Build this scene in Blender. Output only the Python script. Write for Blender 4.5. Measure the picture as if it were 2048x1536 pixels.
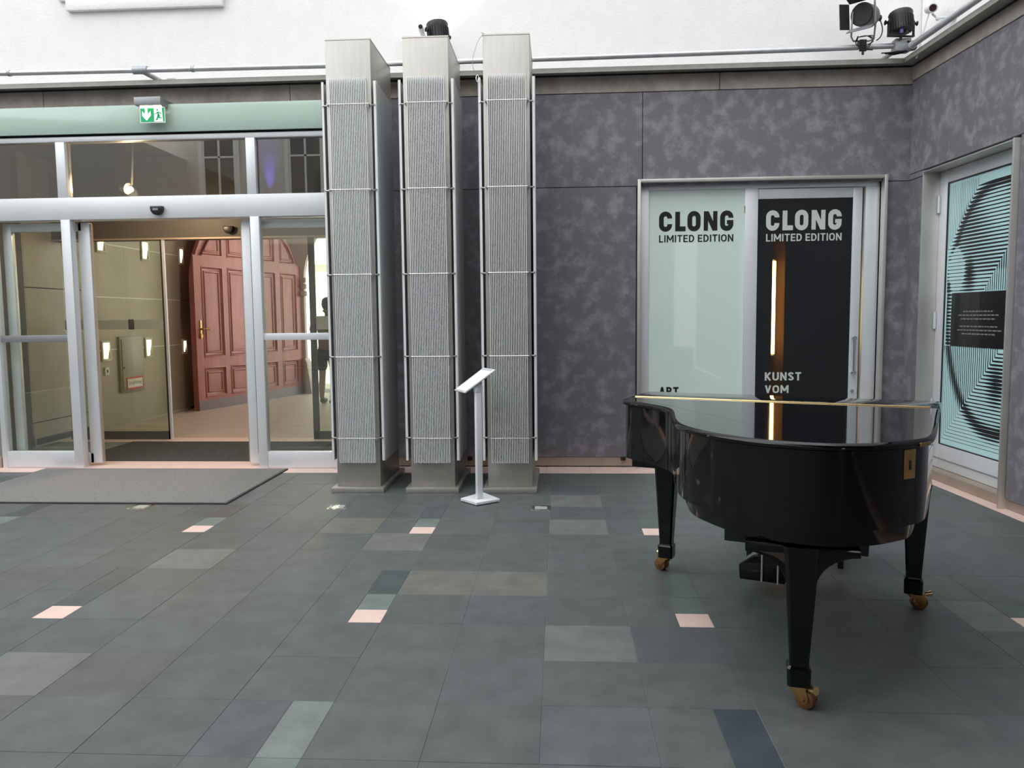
import bpy, bmesh, math, random
from mathutils import Vector, Matrix
random.seed(7)
for o in list(bpy.data.objects): bpy.data.objects.remove(o, do_unlink=True)
SC = bpy.context.scene
COL = SC.collection
PI = math.pi

# ------------------------------------------------------------------ camera, sky, light, exposure
F_PX, PITCH, YAW, ROLL, EYE = 1552.7, 0.086510, -0.060131, -0.0099776, 1.47
def _rot(p, y, r):
    cp, sp, cy, sy, cr, sr = math.cos(p), math.sin(p), math.cos(y), math.sin(y), math.cos(r), math.sin(r)
    return (Matrix(((cr, -sr, 0), (sr, cr, 0), (0, 0, 1))) @ Matrix(((1, 0, 0), (0, cp, -sp), (0, sp, cp)))
            @ Matrix(((cy, 0, -sy), (0, 1, 0), (sy, 0, cy))))
_M = _rot(PITCH, YAW, ROLL)
_Rwc = Matrix(((1, 0, 0), (0, -1, 0), (0, 0, -1))) @ _M @ Matrix(((1, 0, 0), (0, 0, -1), (0, 1, 0)))
cam_d = bpy.data.cameras.new('camera')
cam = bpy.data.objects.new('camera', cam_d); COL.objects.link(cam)
cam.matrix_world = Matrix.Translation((0, 0, EYE)) @ _Rwc.transposed().to_4x4()
cam_d.sensor_fit = 'HORIZONTAL'; cam_d.sensor_width = 36.0; cam_d.lens = F_PX * 36.0 / 2048.0
cam_d.clip_start = 0.05; cam_d.clip_end = 300
SC.camera = cam

w = bpy.data.worlds.new('sky'); SC.world = w; w.use_nodes = True
bg = w.node_tree.nodes['Background']
bg.inputs[0].default_value = (0.935, 0.965, 0.985, 1); bg.inputs[1].default_value = 2.0
SUN_STRENGTH = 16.0
sd = bpy.data.lights.new('sun', 'SUN'); sd.energy = SUN_STRENGTH; sd.angle = math.radians(0.6); sd.color = (1.0, 0.94, 0.85)
so = bpy.data.objects.new('sun', sd); COL.objects.link(so)
so.rotation_euler = Vector((-0.80, 0.32, -0.42)).to_track_quat('-Z', 'Y').to_euler()
SC.view_settings.view_transform = 'Standard'
try: SC.view_settings.look = 'None'
except Exception: pass
SC.view_settings.exposure = 0.74; SC.view_settings.gamma = 1.0
SC.view_settings.use_curve_mapping = False
try:
    SC.cycles.use_denoising = True
    SC.cycles.max_bounces = 14; SC.cycles.transparent_max_bounces = 16
    SC.cycles.glossy_bounces = 6; SC.cycles.diffuse_bounces = 6
    SC.cycles.sample_clamp_indirect = 6.0
except Exception: pass

# ------------------------------------------------------------------ projection helpers (pixel of the 2048x1536 photo -> point on a real plane)
_Mt = _M.transposed()
def ray(px, py):
    d = _Mt @ Vector(((px - 1024) / F_PX, (py - 768) / F_PX, 1)); return Vector((d.x, d.z, -d.y))
def onY(px, py, Y):
    d = ray(px, py); t = Y / d.y; return Vector((d.x * t, Y, EYE + d.z * t))
def onZ(px, py, Z=0.0):
    d = ray(px, py); t = (Z - EYE) / d.z; return Vector((d.x * t, d.y * t, Z))

# ------------------------------------------------------------------ materials
def lin(r, g, b):
    f = lambda c: (c / 255 / 12.92) if c / 255 <= 0.04045 else ((c / 255 + 0.055) / 1.055) ** 2.4
    return (f(r), f(g), f(b))
def mat(name, rgb, rough=0.5, metal=0.0, var=0.0, scale=6.0, bump=0.0, bscale=80.0, coat=0.0, emit=None, estr=1.0,
        objcol=False, world=False, stretch=None, rgb2=None, detail=4.0, spec=0.5, ramp=(0.35, 0.65)):
    m = bpy.data.materials.new(name); m.use_nodes = True
    nt = m.node_tree; N = nt.nodes; L = nt.links
    p = N['Principled BSDF']
    p.inputs['Base Color'].default_value = (*rgb, 1); p.inputs['Roughness'].default_value = rough
    p.inputs['Metallic'].default_value = metal; p.inputs['Coat Weight'].default_value = coat
    p.inputs['Coat Roughness'].default_value = 0.02; p.inputs['Specular IOR Level'].default_value = spec
    if emit:
        p.inputs['Emission Color'].default_value = (*emit, 1); p.inputs['Emission Strength'].default_value = estr
    src = None
    if var or bump or objcol or rgb2:
        if world: co = N.new('ShaderNodeNewGeometry').outputs['Position']
        else: co = N.new('ShaderNodeTexCoord').outputs['Object']
        if stretch:
            mp = N.new('ShaderNodeMapping'); mp.inputs['Scale'].default_value = stretch; L.new(co, mp.inputs['Vector']); co = mp.outputs[0]
    if objcol:
        oi = N.new('ShaderNodeObjectInfo'); src = oi.outputs['Color']
    if var or rgb2:
        n = N.new('ShaderNodeTexNoise'); n.inputs['Scale'].default_value = scale; n.inputs['Detail'].default_value = detail
        n.inputs['Roughness'].default_value = 0.62; L.new(co, n.inputs['Vector'])
        rp = N.new('ShaderNodeMapRange'); rp.inputs[1].default_value = ramp[0]; rp.inputs[2].default_value = ramp[1]
        L.new(n.outputs['Fac'], rp.inputs[0])
        mx = N.new('ShaderNodeMix'); mx.data_type = 'RGBA'
        L.new(rp.outputs[0], mx.inputs[0])
        if objcol:
            for slot, k in ((6, 1 - var), (7, 1 + var)):
                ml = N.new('ShaderNodeMix'); ml.data_type = 'RGBA'; ml.blend_type = 'MULTIPLY'; ml.inputs[0].default_value = 1
                L.new(src, ml.inputs[6]); ml.inputs[7].default_value = (k, k, k, 1); L.new(ml.outputs[2], mx.inputs[slot])
        else:
            a = [c * (1 - var) for c in rgb]; b = rgb2 if rgb2 else [min(1, c * (1 + var)) for c in rgb]
            mx.inputs[6].default_value = (*a, 1); mx.inputs[7].default_value = (*b, 1)
        src = mx.outputs[2]
    if src is not None: L.new(src, p.inputs['Base Color'])
    if bump:
        n2 = N.new('ShaderNodeTexNoise'); n2.inputs['Scale'].default_value = bscale; n2.inputs['Detail'].default_value = 3; L.new(co, n2.inputs['Vector'])
        b = N.new('ShaderNodeBump'); b.inputs['Strength'].default_value = bump; b.inputs['Distance'].default_value = 0.01
        L.new(n2.outputs['Fac'], b.inputs['Height']); L.new(b.outputs[0], p.inputs['Normal'])
    return m
def glass(name, tint=(0.9, 0.93, 0.91), r0=0.08, rough=0.0):
    m = bpy.data.materials.new(name); m.use_nodes = True
    nt = m.node_tree; N = nt.nodes; L = nt.links; N.remove(N['Principled BSDF'])
    tr = N.new('ShaderNodeBsdfTransparent'); tr.inputs[0].default_value = (*tint, 1)
    gl = N.new('ShaderNodeBsdfGlossy'); gl.inputs['Roughness'].default_value = rough; gl.inputs[0].default_value = (1, 1, 1, 1)
    lw = N.new('ShaderNodeLayerWeight'); lw.inputs[0].default_value = 0.5
    pw = N.new('ShaderNodeMath'); pw.operation = 'POWER'; L.new(lw.outputs['Facing'], pw.inputs[0]); pw.inputs[1].default_value = 4.0
    ma = N.new('ShaderNodeMath'); ma.operation = 'MULTIPLY_ADD'; L.new(pw.outputs[0], ma.inputs[0]); ma.inputs[1].default_value = 1 - r0; ma.inputs[2].default_value = r0
    mx = N.new('ShaderNodeMixShader'); L.new(ma.outputs[0], mx.inputs[0]); L.new(tr.outputs[0], mx.inputs[1]); L.new(gl.outputs[0], mx.inputs[2])
    L.new(mx.outputs[0], N['Material Output'].inputs['Surface'])
    return m
def glow(name, rgb, s):
    m = mat(name, (0.02, 0.02, 0.02), emit=rgb, estr=s); return m

M = dict(
    grout=mat('grout', (0.17, 0.178, 0.172), 0.8),
    tile=mat('floor_stone', (0.12, 0.13, 0.13), 0.46, objcol=True, var=0.20, scale=7.0, bump=0.15, bscale=140, world=True, detail=14, ramp=(0.3, 0.7), spec=0.4),
    pink=mat('pink_stone', (0.68, 0.50, 0.44), 0.55, var=0.06, scale=5, world=True),
    passage_stone=mat('passage_stone', (0.43, 0.35, 0.30), 0.5, var=0.12, scale=2.5, world=True, stretch=(0.5, 6, 1)),
    panel=mat('wall_laminate', (0.172, 0.161, 0.184), 0.55, rgb2=(0.285, 0.272, 0.308), var=0.06, scale=8.5, detail=12, world=True, bump=0.05, bscale=60, ramp=(0.47, 0.68)),
    frieze=mat('frieze_stone', (0.38, 0.34, 0.305), 0.7, var=0.15, scale=7, world=True),
    plaster=mat('white_plaster', (0.80, 0.79, 0.785), 0.9, var=0.02, scale=5, bump=0.35, bscale=45, world=True),
    cream=mat('cream_plaster', (0.62, 0.585, 0.54), 0.9, var=0.04, scale=2, world=True),
    dark_core=mat('dark_core', (0.03, 0.03, 0.032), 0.8),
    alu=mat('aluminium', (0.74, 0.765, 0.80), 0.40, metal=0.3, var=0.02, scale=3, world=True),
    alu_dark=mat('grey_metal', (0.30, 0.305, 0.32), 0.45, metal=0.4),
    steel=mat('brushed_steel', (0.41, 0.392, 0.365), 0.40, metal=0.6, var=0.05, scale=6, stretch=(6, 6, 0.6), bump=0.03, bscale=30),
    steel_dark=mat('bronze_steel', (0.46, 0.38, 0.31), 0.5, metal=0.6, var=0.06, scale=3, world=True),
    frame_steel=mat('frame_steel', (0.60, 0.58, 0.545), 0.42, metal=0.7, var=0.05, scale=3, world=True),
    slat=mat('pale_slat', (0.84, 0.85, 0.86), 0.4, metal=0.25),
    slat_grey=mat('grey_slat', (0.56, 0.575, 0.59), 0.5, metal=0.3),
    bolt=mat('bolt_steel', (0.7, 0.69, 0.67), 0.25, metal=1.0),
    band=mat('green_glass_band', (0.42, 0.56, 0.49), 0.22, var=0.02, scale=1, world=True, coat=0.6),
    aqua=mat('aqua_film', (0.70, 0.83, 0.79), 0.4, coat=0.5, var=0.02, scale=1, world=True),
    aqua_print=mat('aqua_print', (0.58, 0.88, 0.90), 0.35, coat=0.6),
    black_film=mat('black_film', (0.008, 0.009, 0.011), 0.3, coat=0.3),
    white_print=mat('white_print', (0.62, 0.66, 0.62), 0.6),
    grey_print=mat('grey_print', (0.22, 0.22, 0.23), 0.6),
    clear=glass('clear_glass', (0.93, 0.95, 0.93), 0.05),
    transom=glass('transom_glass', (0.55, 0.55, 0.53), 0.125),
    inner_glass=glass('greenish_glass', (0.88, 0.915, 0.84), 0.05),
    smoke=glass('smoked_glass', (0.78, 0.72, 0.66), 0.06),
    frosted=mat('frosted_band', (0.42, 0.45, 0.40), 0.6),
    piano=mat('black_lacquer', (0.0022, 0.0026, 0.0034), 0.05, spec=0.38),
    piano_soft=mat('black_satin', (0.006, 0.006, 0.007), 0.4),
    brass=mat('brass', (0.46, 0.29, 0.11), 0.28, metal=1.0, var=0.1, scale=30),
    brass_bright=mat('polished_brass', (0.86, 0.66, 0.34), 0.2, metal=1.0),
    copper=mat('caster_bronze', (0.30, 0.135, 0.06), 0.4, metal=0.8, var=0.15, scale=40),
    mat_grey=mat('mat_fabric', (0.195, 0.19, 0.185), 0.95, var=0.16, scale=55, bump=0.5, bscale=260, world=True),
    mat_dark=mat('mat_dark', (0.075, 0.068, 0.062), 0.95, var=0.25, scale=40, world=True),
    mat_edge=mat('mat_edge', (0.045, 0.045, 0.047), 0.8),
    white_paint=mat('white_paint', (0.72, 0.73, 0.75), 0.45),
    white_gloss=mat('white_board', (0.88, 0.89, 0.88), 0.35),
    black=mat('black_plastic', (0.012, 0.012, 0.013), 0.35),
    black_matt=mat('black_paint', (0.02, 0.02, 0.022), 0.6),
    grey_body=mat('grey_body', (0.03, 0.03, 0.034), 0.45, metal=0.2),
    blue_plug=mat('blue_plug', (0.10, 0.11, 0.35), 0.4),
    galv=mat('galvanised_pipe', (0.60, 0.61, 0.64), 0.36, metal=0.6, var=0.08, scale=8, world=True),
    galv_rough=mat('cast_fitting', (0.42, 0.43, 0.45), 0.6, metal=0.6, var=0.12, scale=30),
    ledge=mat('ledge_metal', (0.40, 0.39, 0.36), 0.45, metal=0.3, var=0.1, scale=3, world=True),
    stone_wall=mat('passage_wall_panel', (0.345, 0.305, 0.24), 0.45, var=0.08, scale=1.6, world=True, detail=6),
    dark_paint=mat('dark_ceiling', (0.075, 0.066, 0.06), 0.6),
    header=mat('inner_header', (0.10, 0.09, 0.085), 0.5),
    wood=mat('mahogany', (0.30, 0.098, 0.075), 0.42, var=0.14, scale=3, stretch=(3, 3, 0.5), coat=0.1),
    kick=mat('kick_plate', (0.17, 0.15, 0.155), 0.4, metal=0.4),
    street_white=mat('street_plaster', (0.85, 0.82, 0.78), 0.9),
    mauve=mat('arch_plaster', (0.45, 0.36, 0.33), 0.9),
    pave=mat('street_paving', (0.50, 0.46, 0.42), 0.8, var=0.1, scale=2, world=True),
    cab=mat('cabinet_grey', (0.36, 0.345, 0.30), 0.45),
    sign_white=mat('sign_white', (0.75, 0.74, 0.70), 0.5),
    red=mat('red_paint', (0.50, 0.035, 0.03), 0.5),
    skin=mat('skin', (0.42, 0.24, 0.17), 0.55),
    shirt=mat('shirt_cloth', (0.33, 0.25, 0.23), 0.85, var=0.06, scale=14),
    shorts=mat('shorts_cloth', (0.045, 0.043, 0.045), 0.85),
    hair=mat('dark_hair', (0.025, 0.018, 0.014), 0.7, var=0.3, scale=40),
    shoe=mat('shoe', (0.10, 0.10, 0.11), 0.6),
    warm=glow('warm_lamp', (1.0, 0.80, 0.48), 7.0),
    led=glow('led_strip', (1.0, 0.70, 0.25), 14.0),
    spot_glow=glow('halogen', (1.0, 0.72, 0.40), 12.0),
    exit_green=mat('exit_green', (0.0, 0.25, 0.09), 0.4, emit=(0.0, 0.20, 0.07), estr=0.6),
    exit_white=mat('exit_white', (0.7, 0.75, 0.68), 0.4, emit=(0.95, 1.0, 0.86), estr=0.9),
    exit_lamp=glow('exit_lamp', (1.0, 0.86, 0.58), 6.0),
    led_blue=glow('stage_lamp_lens', (0.80, 0.86, 1.0), 4.0),
    bronze_panel=mat('bronze_panel', (0.62, 0.36, 0.13), 0.4, metal=0.3),
    win_dark=mat('window_dark', (0.05, 0.042, 0.038), 0.08, coat=0.5),
    win_white=mat('window_white', (0.75, 0.74, 0.72), 0.6),
    light_glass=mat('uplight_glass', (0.45, 0.48, 0.48), 0.15, coat=0.6),
    lamp_window=mat('lamp_frame', (0.55, 0.53, 0.45), 0.5),
)

# ------------------------------------------------------------------ mesh helpers
def box(bm, x0, x1, y0, y1, z0, z1, X=None):
    vs = [Vector((x, y, z)) for z in (z0, z1) for y in (y0, y1) for x in (x0, x1)]
    if X is not None: vs = [X @ v for v in vs]
    v = [bm.verts.new(p) for p in vs]
    for f in ((0, 2, 3, 1), (4, 5, 7, 6), (0, 1, 5, 4), (2, 6, 7, 3), (0, 4, 6, 2), (1, 3, 7, 5)): bm.faces.new([v[i] for i in f])
def prism(bm, poly, a0, a1, to):
    """poly: 2-D outline; to(u, v, a) -> point; extruded from a0 to a1"""
    A = [bm.verts.new(to(u, v, a0)) for u, v in poly]; B = [bm.verts.new(to(u, v, a1)) for u, v in poly]
    n = len(poly)
    bm.faces.new(A[::-1]); bm.faces.new(B)
    for i in range(n): bm.faces.new((A[i], A[(i + 1) % n], B[(i + 1) % n], B[i]))
def tube(bm, pts, r, n=10, caps=True):
    pts = [Vector(p) for p in pts]; rs = r if isinstance(r, (list, tuple)) else [r] * len(pts)
    rings = []; up = None
    for i, p in enumerate(pts):
        d = (pts[min(i + 1, len(pts) - 1)] - pts[max(i - 1, 0)]).normalized()
        if up is None: up = Vector((0, 0, 1)) if abs(d.z) < 0.9 else Vector((1, 0, 0))
        a = d.cross(up).normalized(); b = a.cross(d).normalized(); up = b
        rings.append([bm.verts.new(p + (a * math.cos(2 * PI * k / n) + b * math.sin(2 * PI * k / n)) * rs[i]) for k in range(n)])
    for A, B in zip(rings, rings[1:]):
        for k in range(n): bm.faces.new((A[k], A[(k + 1) % n], B[(k + 1) % n], B[k]))
    if caps: bm.faces.new(rings[0][::-1]); bm.faces.new(rings[-1])
def ball(bm, c, rx, ry=None, rz=None, seg=16, rings=10):
    ry = ry or rx; rz = rz or rx
    bmesh.ops.create_uvsphere(bm, u_segments=seg, v_segments=rings, radius=1.0, matrix=Matrix.Translation(c) @ Matrix.Diagonal((rx, ry, rz, 1)))
def ring_frame(bm, x0, x1, z0, z1, t, y0, y1, X=None):
    box(bm, x0, x0 + t, y0, y1, z0, z1, X); box(bm, x1 - t, x1, y0, y1, z0, z1, X)
    box(bm, x0 + t, x1 - t, y0, y1, z0, z0 + t, X); box(bm, x0 + t, x1 - t, y0, y1, z1 - t, z1, X)
def catmull(P, k=6, closed=False):
    out = []; n = len(P)
    rng = range(n) if closed else range(n - 1)
    for i in rng:
        p0 = P[(i - 1) % n] if closed or i > 0 else P[0]; p1 = P[i]; p2 = P[(i + 1) % n]; p3 = P[(i + 2) % n] if closed or i + 2 < n else P[-1]
        for j in range(k):
            t = j / k
            out.append(tuple(0.5 * (2 * b + (c - a) * t + (2 * a - 5 * b + 4 * c - d) * t * t + (3 * b - a - 3 * c + d) * t ** 3) for a, b, c, d in zip(p0, p1, p2, p3)))
    if not closed: out.append(tuple(P[-1]))
    return out
def strip(pts, wd, closed=False):
    """2-D ribbon outline quads along pts (mitred)"""
    pts = [p for i, p in enumerate(pts) if i == 0 or math.dist(p, pts[i - 1]) > 1e-5]
    n = len(pts); L = []; R = []
    for i in range(n):
        p = Vector(pts[i]); a = Vector(pts[(i - 1) % n]) if closed or i > 0 else None; b = Vector(pts[(i + 1) % n]) if closed or i < n - 1 else None
        d1 = (p - a).normalized() if a is not None else None; d2 = (b - p).normalized() if b is not None else None
        d1 = d1 or d2; d2 = d2 or d1
        n1 = Vector((-d1.y, d1.x)); n2 = Vector((-d2.y, d2.x)); m = (n1 + n2).normalized(); s = wd / 2 / max(0.3, m.dot(n1))
        L.append(p + m * s); R.append(p - m * s)
    q = []
    for i in range(n if closed else n - 1): j = (i + 1) % n; q.append((L[i], L[j], R[j], R[i]))
    return q
def build(name, bm, m, parent=None, smooth=40, bevel=0.0, kind=None, label=None, world=False, recalc=True, color=None, segs=2, topflat=False):
    if recalc: bmesh.ops.recalc_face_normals(bm, faces=bm.faces)
    if bevel:
        es = [e for e in bm.edges if len(e.link_faces) == 2 and e.calc_face_angle(0) > 0.6]
        bmesh.ops.bevel(bm, geom=es, offset=bevel, segments=segs, affect='EDGES', profile=0.5, clamp_overlap=True)
    if smooth:
        for f in bm.faces: f.smooth = True
        lim = math.radians(smooth)
        for e in bm.edges: e.smooth = len(e.link_faces) == 2 and e.calc_face_angle(0) < lim and not (topflat and any(len(f.verts) > 8 for f in e.link_faces))
    me = bpy.data.meshes.new(name); bm.to_mesh(me); bm.free()
    if m is not None: me.materials.append(m)
    o = bpy.data.objects.new(name, me); COL.objects.link(o)
    if parent is not None:
        o.parent = parent
        if world: me.transform(ROOT[root_of(parent).name].inverted())
    if kind: o['kind'] = kind
    if label: o['label'] = label
    if color: o.color = (*color, 1)
    return o
ROOT = {}
def root_of(o):
    while o.parent is not None: o = o.parent
    return o
def tag(o, label, cat, group=None, kind=None):
    o['label'] = label; o['category'] = cat
    if group: o['group'] = group
    if kind: o['kind'] = kind
    ROOT.setdefault(o.name, o.matrix_world.copy())
    return o
def thing(name, label, cat, loc=(0, 0, 0), rz=0.0, group=None, kind=None, scale=None):
    o = bpy.data.objects.new(name, None); COL.objects.link(o)
    o.location = loc; o.rotation_euler = (0, 0, rz); o.empty_display_size = 0.1
    ROOT[o.name] = Matrix.Translation(loc) @ Matrix.Rotation(rz, 4, 'Z')
    return tag(o, label, cat, group, kind)
def nb(): return bmesh.new()
def bx(name, m, parent, x0, x1, y0, y1, z0, z1, bevel=0.0, X=None, **k):
    bm = nb(); box(bm, x0, x1, y0, y1, z0, z1, X); return build(name, bm, m, parent, bevel=bevel, **k)
def copy_tree(o, parent=None):
    c = o.copy(); COL.objects.link(c)
    if parent is not None: c.parent = parent
    for ch in list(o.children): copy_tree(ch, c)
    return c
def text(body, m, name, parent, to, u0, u1, v0, v1, depth=0.002, weight=0.0, world=False, keep=False):
    """flat lettering fitted to the rectangle u0..u1 x v0..v1; to(u, v, a) -> point"""
    cu = bpy.data.curves.new('lettering', 'FONT'); cu.body = body; cu.size = 1.0; cu.offset = weight; cu.extrude = 0.0; cu.resolution_u = 3; cu.fill_mode = 'FRONT'
    t = bpy.data.objects.new('lettering', cu); COL.objects.link(t)
    dg = bpy.context.evaluated_depsgraph_get(); dg.update()
    me = bpy.data.meshes.new_from_object(t.evaluated_get(dg)); bpy.data.objects.remove(t, do_unlink=True)
    xs = [v.co.x for v in me.vertices]; ys = [v.co.y for v in me.vertices]
    ax, bxm, ay, by = min(xs), max(xs), min(ys), max(ys)
    for v in me.vertices:
        v.co = to(u0 + (v.co.x - ax) / (bxm - ax) * (u1 - u0), v0 + (v.co.y - ay) / (by - ay) * (v1 - v0), depth)
    me.materials.clear(); me.materials.append(m)
    o = bpy.data.objects.new(name, me); COL.objects.link(o); o.parent = parent
    return o
def flat(quads, to, depth=0.002, step=0.0):
    bm = nb()
    for i, q in enumerate(quads):
        try: bm.faces.new([bm.verts.new(to(p[0], p[1], depth + step * i)) for p in q])
        except ValueError: pass
    return bm
def shift(root):                                                   # world-built geometry under a root that stands at its base
    return ROOT[root.name].inverted()

# ================================================================== FLOOR
GX, GY, TX, TY = 0.3315, 2.440, 0.3994, 0.387
YF = 7.20                                                          # front edge of the pink stone border
floor = bx('floor', M['grout'], None, -11.0, 3.75, -8.0, 16.0, -0.12, -0.0022, kind='structure', label='dark grey-green slate tile floor of the courtyard')
floor['category'] = 'floor'
_C = {'base': (0.128, 0.143, 0.143), 'dark': (0.112, 0.122, 0.128), 'slate': (0.118, 0.126, 0.148), 'light': (0.225, 0.232, 0.215), 'olive': (0.205, 0.208, 0.178), 'blue': (0.142, 0.160, 0.178), 'plum': (0.130, 0.126, 0.131)}
C0 = {k: tuple(0.66 * (b + (c - b) * 0.72) for c, b in zip(v, (0.172, 0.186, 0.183))) for k, v in _C.items()}
SPECIAL = {(0, 2): 'light', (1, 2): 'slate', (-1, 3): 'slate', (-1, 4): 'olive', (-2, 4): 'olive', (-3, 0): 'slate', (0, 0): 'blue', (-5, 1): 'plum', (-6, 0): 'plum',
           (-6, 1): 'light', (-2, 6): 'dark', (-3, 6): 'light', (0, 8): 'dark', (1, 8): 'dark', (0, 10): 'dark', (0, 9): 'light', (0, 7): 'light', (-6, 5): 'light', (-7, 5): 'dark', (-8, 4): 'plum', (-9, 4): 'plum', (-7, 4): 'dark', 
           (-2, 0): 'base', (3, 4): 'dark', (4, 5): 'dark', (5, 6): 'blue', (5, 3): 'light', (2, 2): 'base', (-8, 6): 'dark', (-2, 1): 'base', (-1, 1): 'base', (-4, 4): 'base', (3, 2): 'plum', (4, 3): 'dark', (-1, 7): 'dark', (-4, 7): 'olive'}
tile_mesh = {}
def tile(x0, x1, y0, y1, col, m=None):
    key = (round(x1 - x0, 3), round(y1 - y0, 3), (m or M['tile']).name)
    if key not in tile_mesh:
        bm = nb(); a, b = (x1 - x0) / 2 - 0.0009, (y1 - y0) / 2 - 0.0009
        box(bm, -a, a, -b, b, -0.02, 0.0)
        es = [e for e in bm.edges if all(v.co.z > -0.01 for v in e.verts)]
        bmesh.ops.bevel(bm, geom=es, offset=0.0012, segments=1, affect='EDGES')
        me = bpy.data.meshes.new('tile'); bmesh.ops.recalc_face_normals(bm, faces=bm.faces); bm.to_mesh(me); bm.free(); me.materials.append(m or M['tile']); tile_mesh[key] = me
    o = bpy.data.objects.new('tile', tile_mesh[key]); COL.objects.link(o); o.parent = floor
    o.location = ((x0 + x1) / 2, (y0 + y1) / 2, random.uniform(-0.0006, 0.0006)); o.color = (*col, 1)
    return o
def jitter(c, s=0.10):
    k = 1 + random.uniform(-s, s); t = random.uniform(-0.015, 0.015); return (c[0] * k * (1 + t), c[1] * k, c[2] * k * (1 - t))
def in_view(x0, x1, y0, y1, marg=0.25):
    def pr(x, y):
        q = _M @ Vector((x, EYE, y)); return (1024 + F_PX * q.x / q.z, 768 + F_PX * q.y / q.z) if q.z > 0.3 else None
    ps = [pr(x, y) for x in (x0 - marg, x1 + marg) for y in (y0 - marg, y1 + marg)]
    ps = [p for p in ps if p]
    return bool(ps) and min(p[0] for p in ps) < 2048 and max(p[0] for p in ps) > 0 and min(p[1] for p in ps) < 1536
rows = [GY + TY * j for j in range(-26, 12)] + [7.084, YF]
rows = sorted(set(round(r, 4) for r in rows))
rest = nb()
def wall_x(y): return 3.235 + 0.05 * (7.5 - y) - 0.06
for y0, y1 in zip(rows, rows[1:]):
    j = round((y0 - GY) / TY)
    for k in range(-26, 9):
        x0, x1 = GX + TX * (k - 1), GX + TX * k
        if x0 > wall_x(y1): continue
        x1c = min(x1, wall_x(y1))
        if not in_view(x0, x1, y0, y1):
            box(rest, x0 + 0.0012, x1c - 0.0012, y0 + 0.0012, y1 - 0.0012, -0.02, 0.0); continue
        kk = k - 1                                                 # column index counted from the joint at X = GX
        kind = SPECIAL.get((k, j))
        c = C0[kind] if kind else C0['base']
        c = jitter(c, 0.03 if kind else 0.065)
        strip_cell = (k - 1) % 4 == 0 and j % 4 in (3, 0) and j < 11
        if strip_cell:
            xs = x1 - 0.162
            tile(x0, xs, y0, y1, c)
            if j % 4 == 3:
                tile(xs, x1, y0, y0 + 0.165, (0.68, 0.50, 0.44), M['pink'])
                tile(xs, x1, y0 + 0.165, y1, jitter((0.07, 0.085, 0.085) if (k, j) == (-7, 3) else (0.135, 0.168, 0.152) if k < 1 else (0.085, 0.112, 0.103), 0.06))
            else:
                g = {(-3, 0): (0.155, 0.182, 0.172), (-3, 4): (0.055, 0.075, 0.073), (1, 0): (0.048, 0.064, 0.078), (1, 4): (0.085, 0.112, 0.103), (-3, 8): (0.075, 0.086, 0.10), (-7, 4): (0.076, 0.084, 0.083), (-7, 8): (0.088, 0.083, 0.078), (-11, 8): (0.062, 0.068, 0.07)}.get((k, j), (0.09, 0.10, 0.098))
                tile(xs, x1, y0, y1, g)
        else:
            tile(x0, x1c, y0, y1, c)
build('paving', rest, mat('far_stone', (0.114, 0.123, 0.121), 0.6, var=0.12, scale=2.5, world=True), floor, kind='stuff', smooth=0)

# pink stone border along the back and the right wall, threshold stones, passage floor
def tr1(name, pieces, label):
    bm = nb(); x0, x1, y0, y1 = pieces[0][0], pieces[-1][1], pieces[0][2], pieces[0][3]
    box(bm, x0, x1, y0, y1, -0.10, -0.010)
    o = build(name, bm, M['grout'], None, kind='structure', label=label); o['category'] = 'stone trim'
    for a, b, c, d in pieces: bx('border_stone', M['pink'], o, a + 0.001, b - 0.001, c + 0.001, d - 0.001, -0.004, 0.0012)
    return o
xs = [-7.2, -6.4, -5.3, -4.2, -3.15, -2.12, -1.1, -0.12, 0.3, 1.2, 2.2, 3.19]
tr1('trim_1', [(a, b, YF, 7.60) for a, b in zip(xs, xs[1:])], 'pale pink stone border along the foot of the back wall')
tr1('trim_2', [(-6.2, -5.2, 7.60, 7.78), (-5.2, -4.0, 7.60, 7.78), (-4.0, -2.9, 7.60, 7.78), (-2.9, -1.9, 7.60, 7.78)], 'pink stone threshold under the sliding entrance doors')
tr1('trim_3', [(-6.2, -4.6, 9.05, 9.36), (-4.6, -3.3, 9.05, 9.36), (-3.3, -1.9, 9.05, 9.36)], 'pink stone threshold under the inner glass doors')
bm = nb(); prism(bm, [(3.175, 7.2), (3.42, 7.2), (3.80, -2), (3.555, -2)], -0.10, -0.010, lambda u, v, a: Vector((u, v, a)))
o = build('trim_4', bm, M['grout'], None, kind='structure', label='pale pink stone border along the foot of the right wall'); o['category'] = 'stone trim'
ys = [7.2, 6.1, 4.9, 3.7, 2.5, 1.2, -2.0]
for a, b in zip(ys, ys[1:]):
    f = lambda y: 3.175 + 0.0413 * (7.2 - y)
    bm = nb(); prism(bm, [(f(a), a - 0.001), (f(a) + 0.245, a - 0.001), (f(b) + 0.245, b + 0.001), (f(b), b + 0.001)], -0.01, 0.002, lambda u, v, z: Vector((u, v, z)))
    build('border_stone', bm, M['pink'], o)
pf = bx('trim_5', M['grout'], None, -6.1, -1.9, 9.36, 15.1, -0.08, -0.006, kind='structure', label='brown stone floor of the passage behind the inner doors'); pf['category'] = 'floor'
for i in range(8):
    for k in range(4):
        bx('tile', M['passage_stone'], pf, -6.1 + 1.05 * k + 0.001, -6.1 + 1.05 * (k + 1) - 0.001, 9.36 + 0.7175 * i + 0.001, 9.36 + 0.7175 * (i + 1) - 0.001, -0.006, 0.0)

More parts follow.
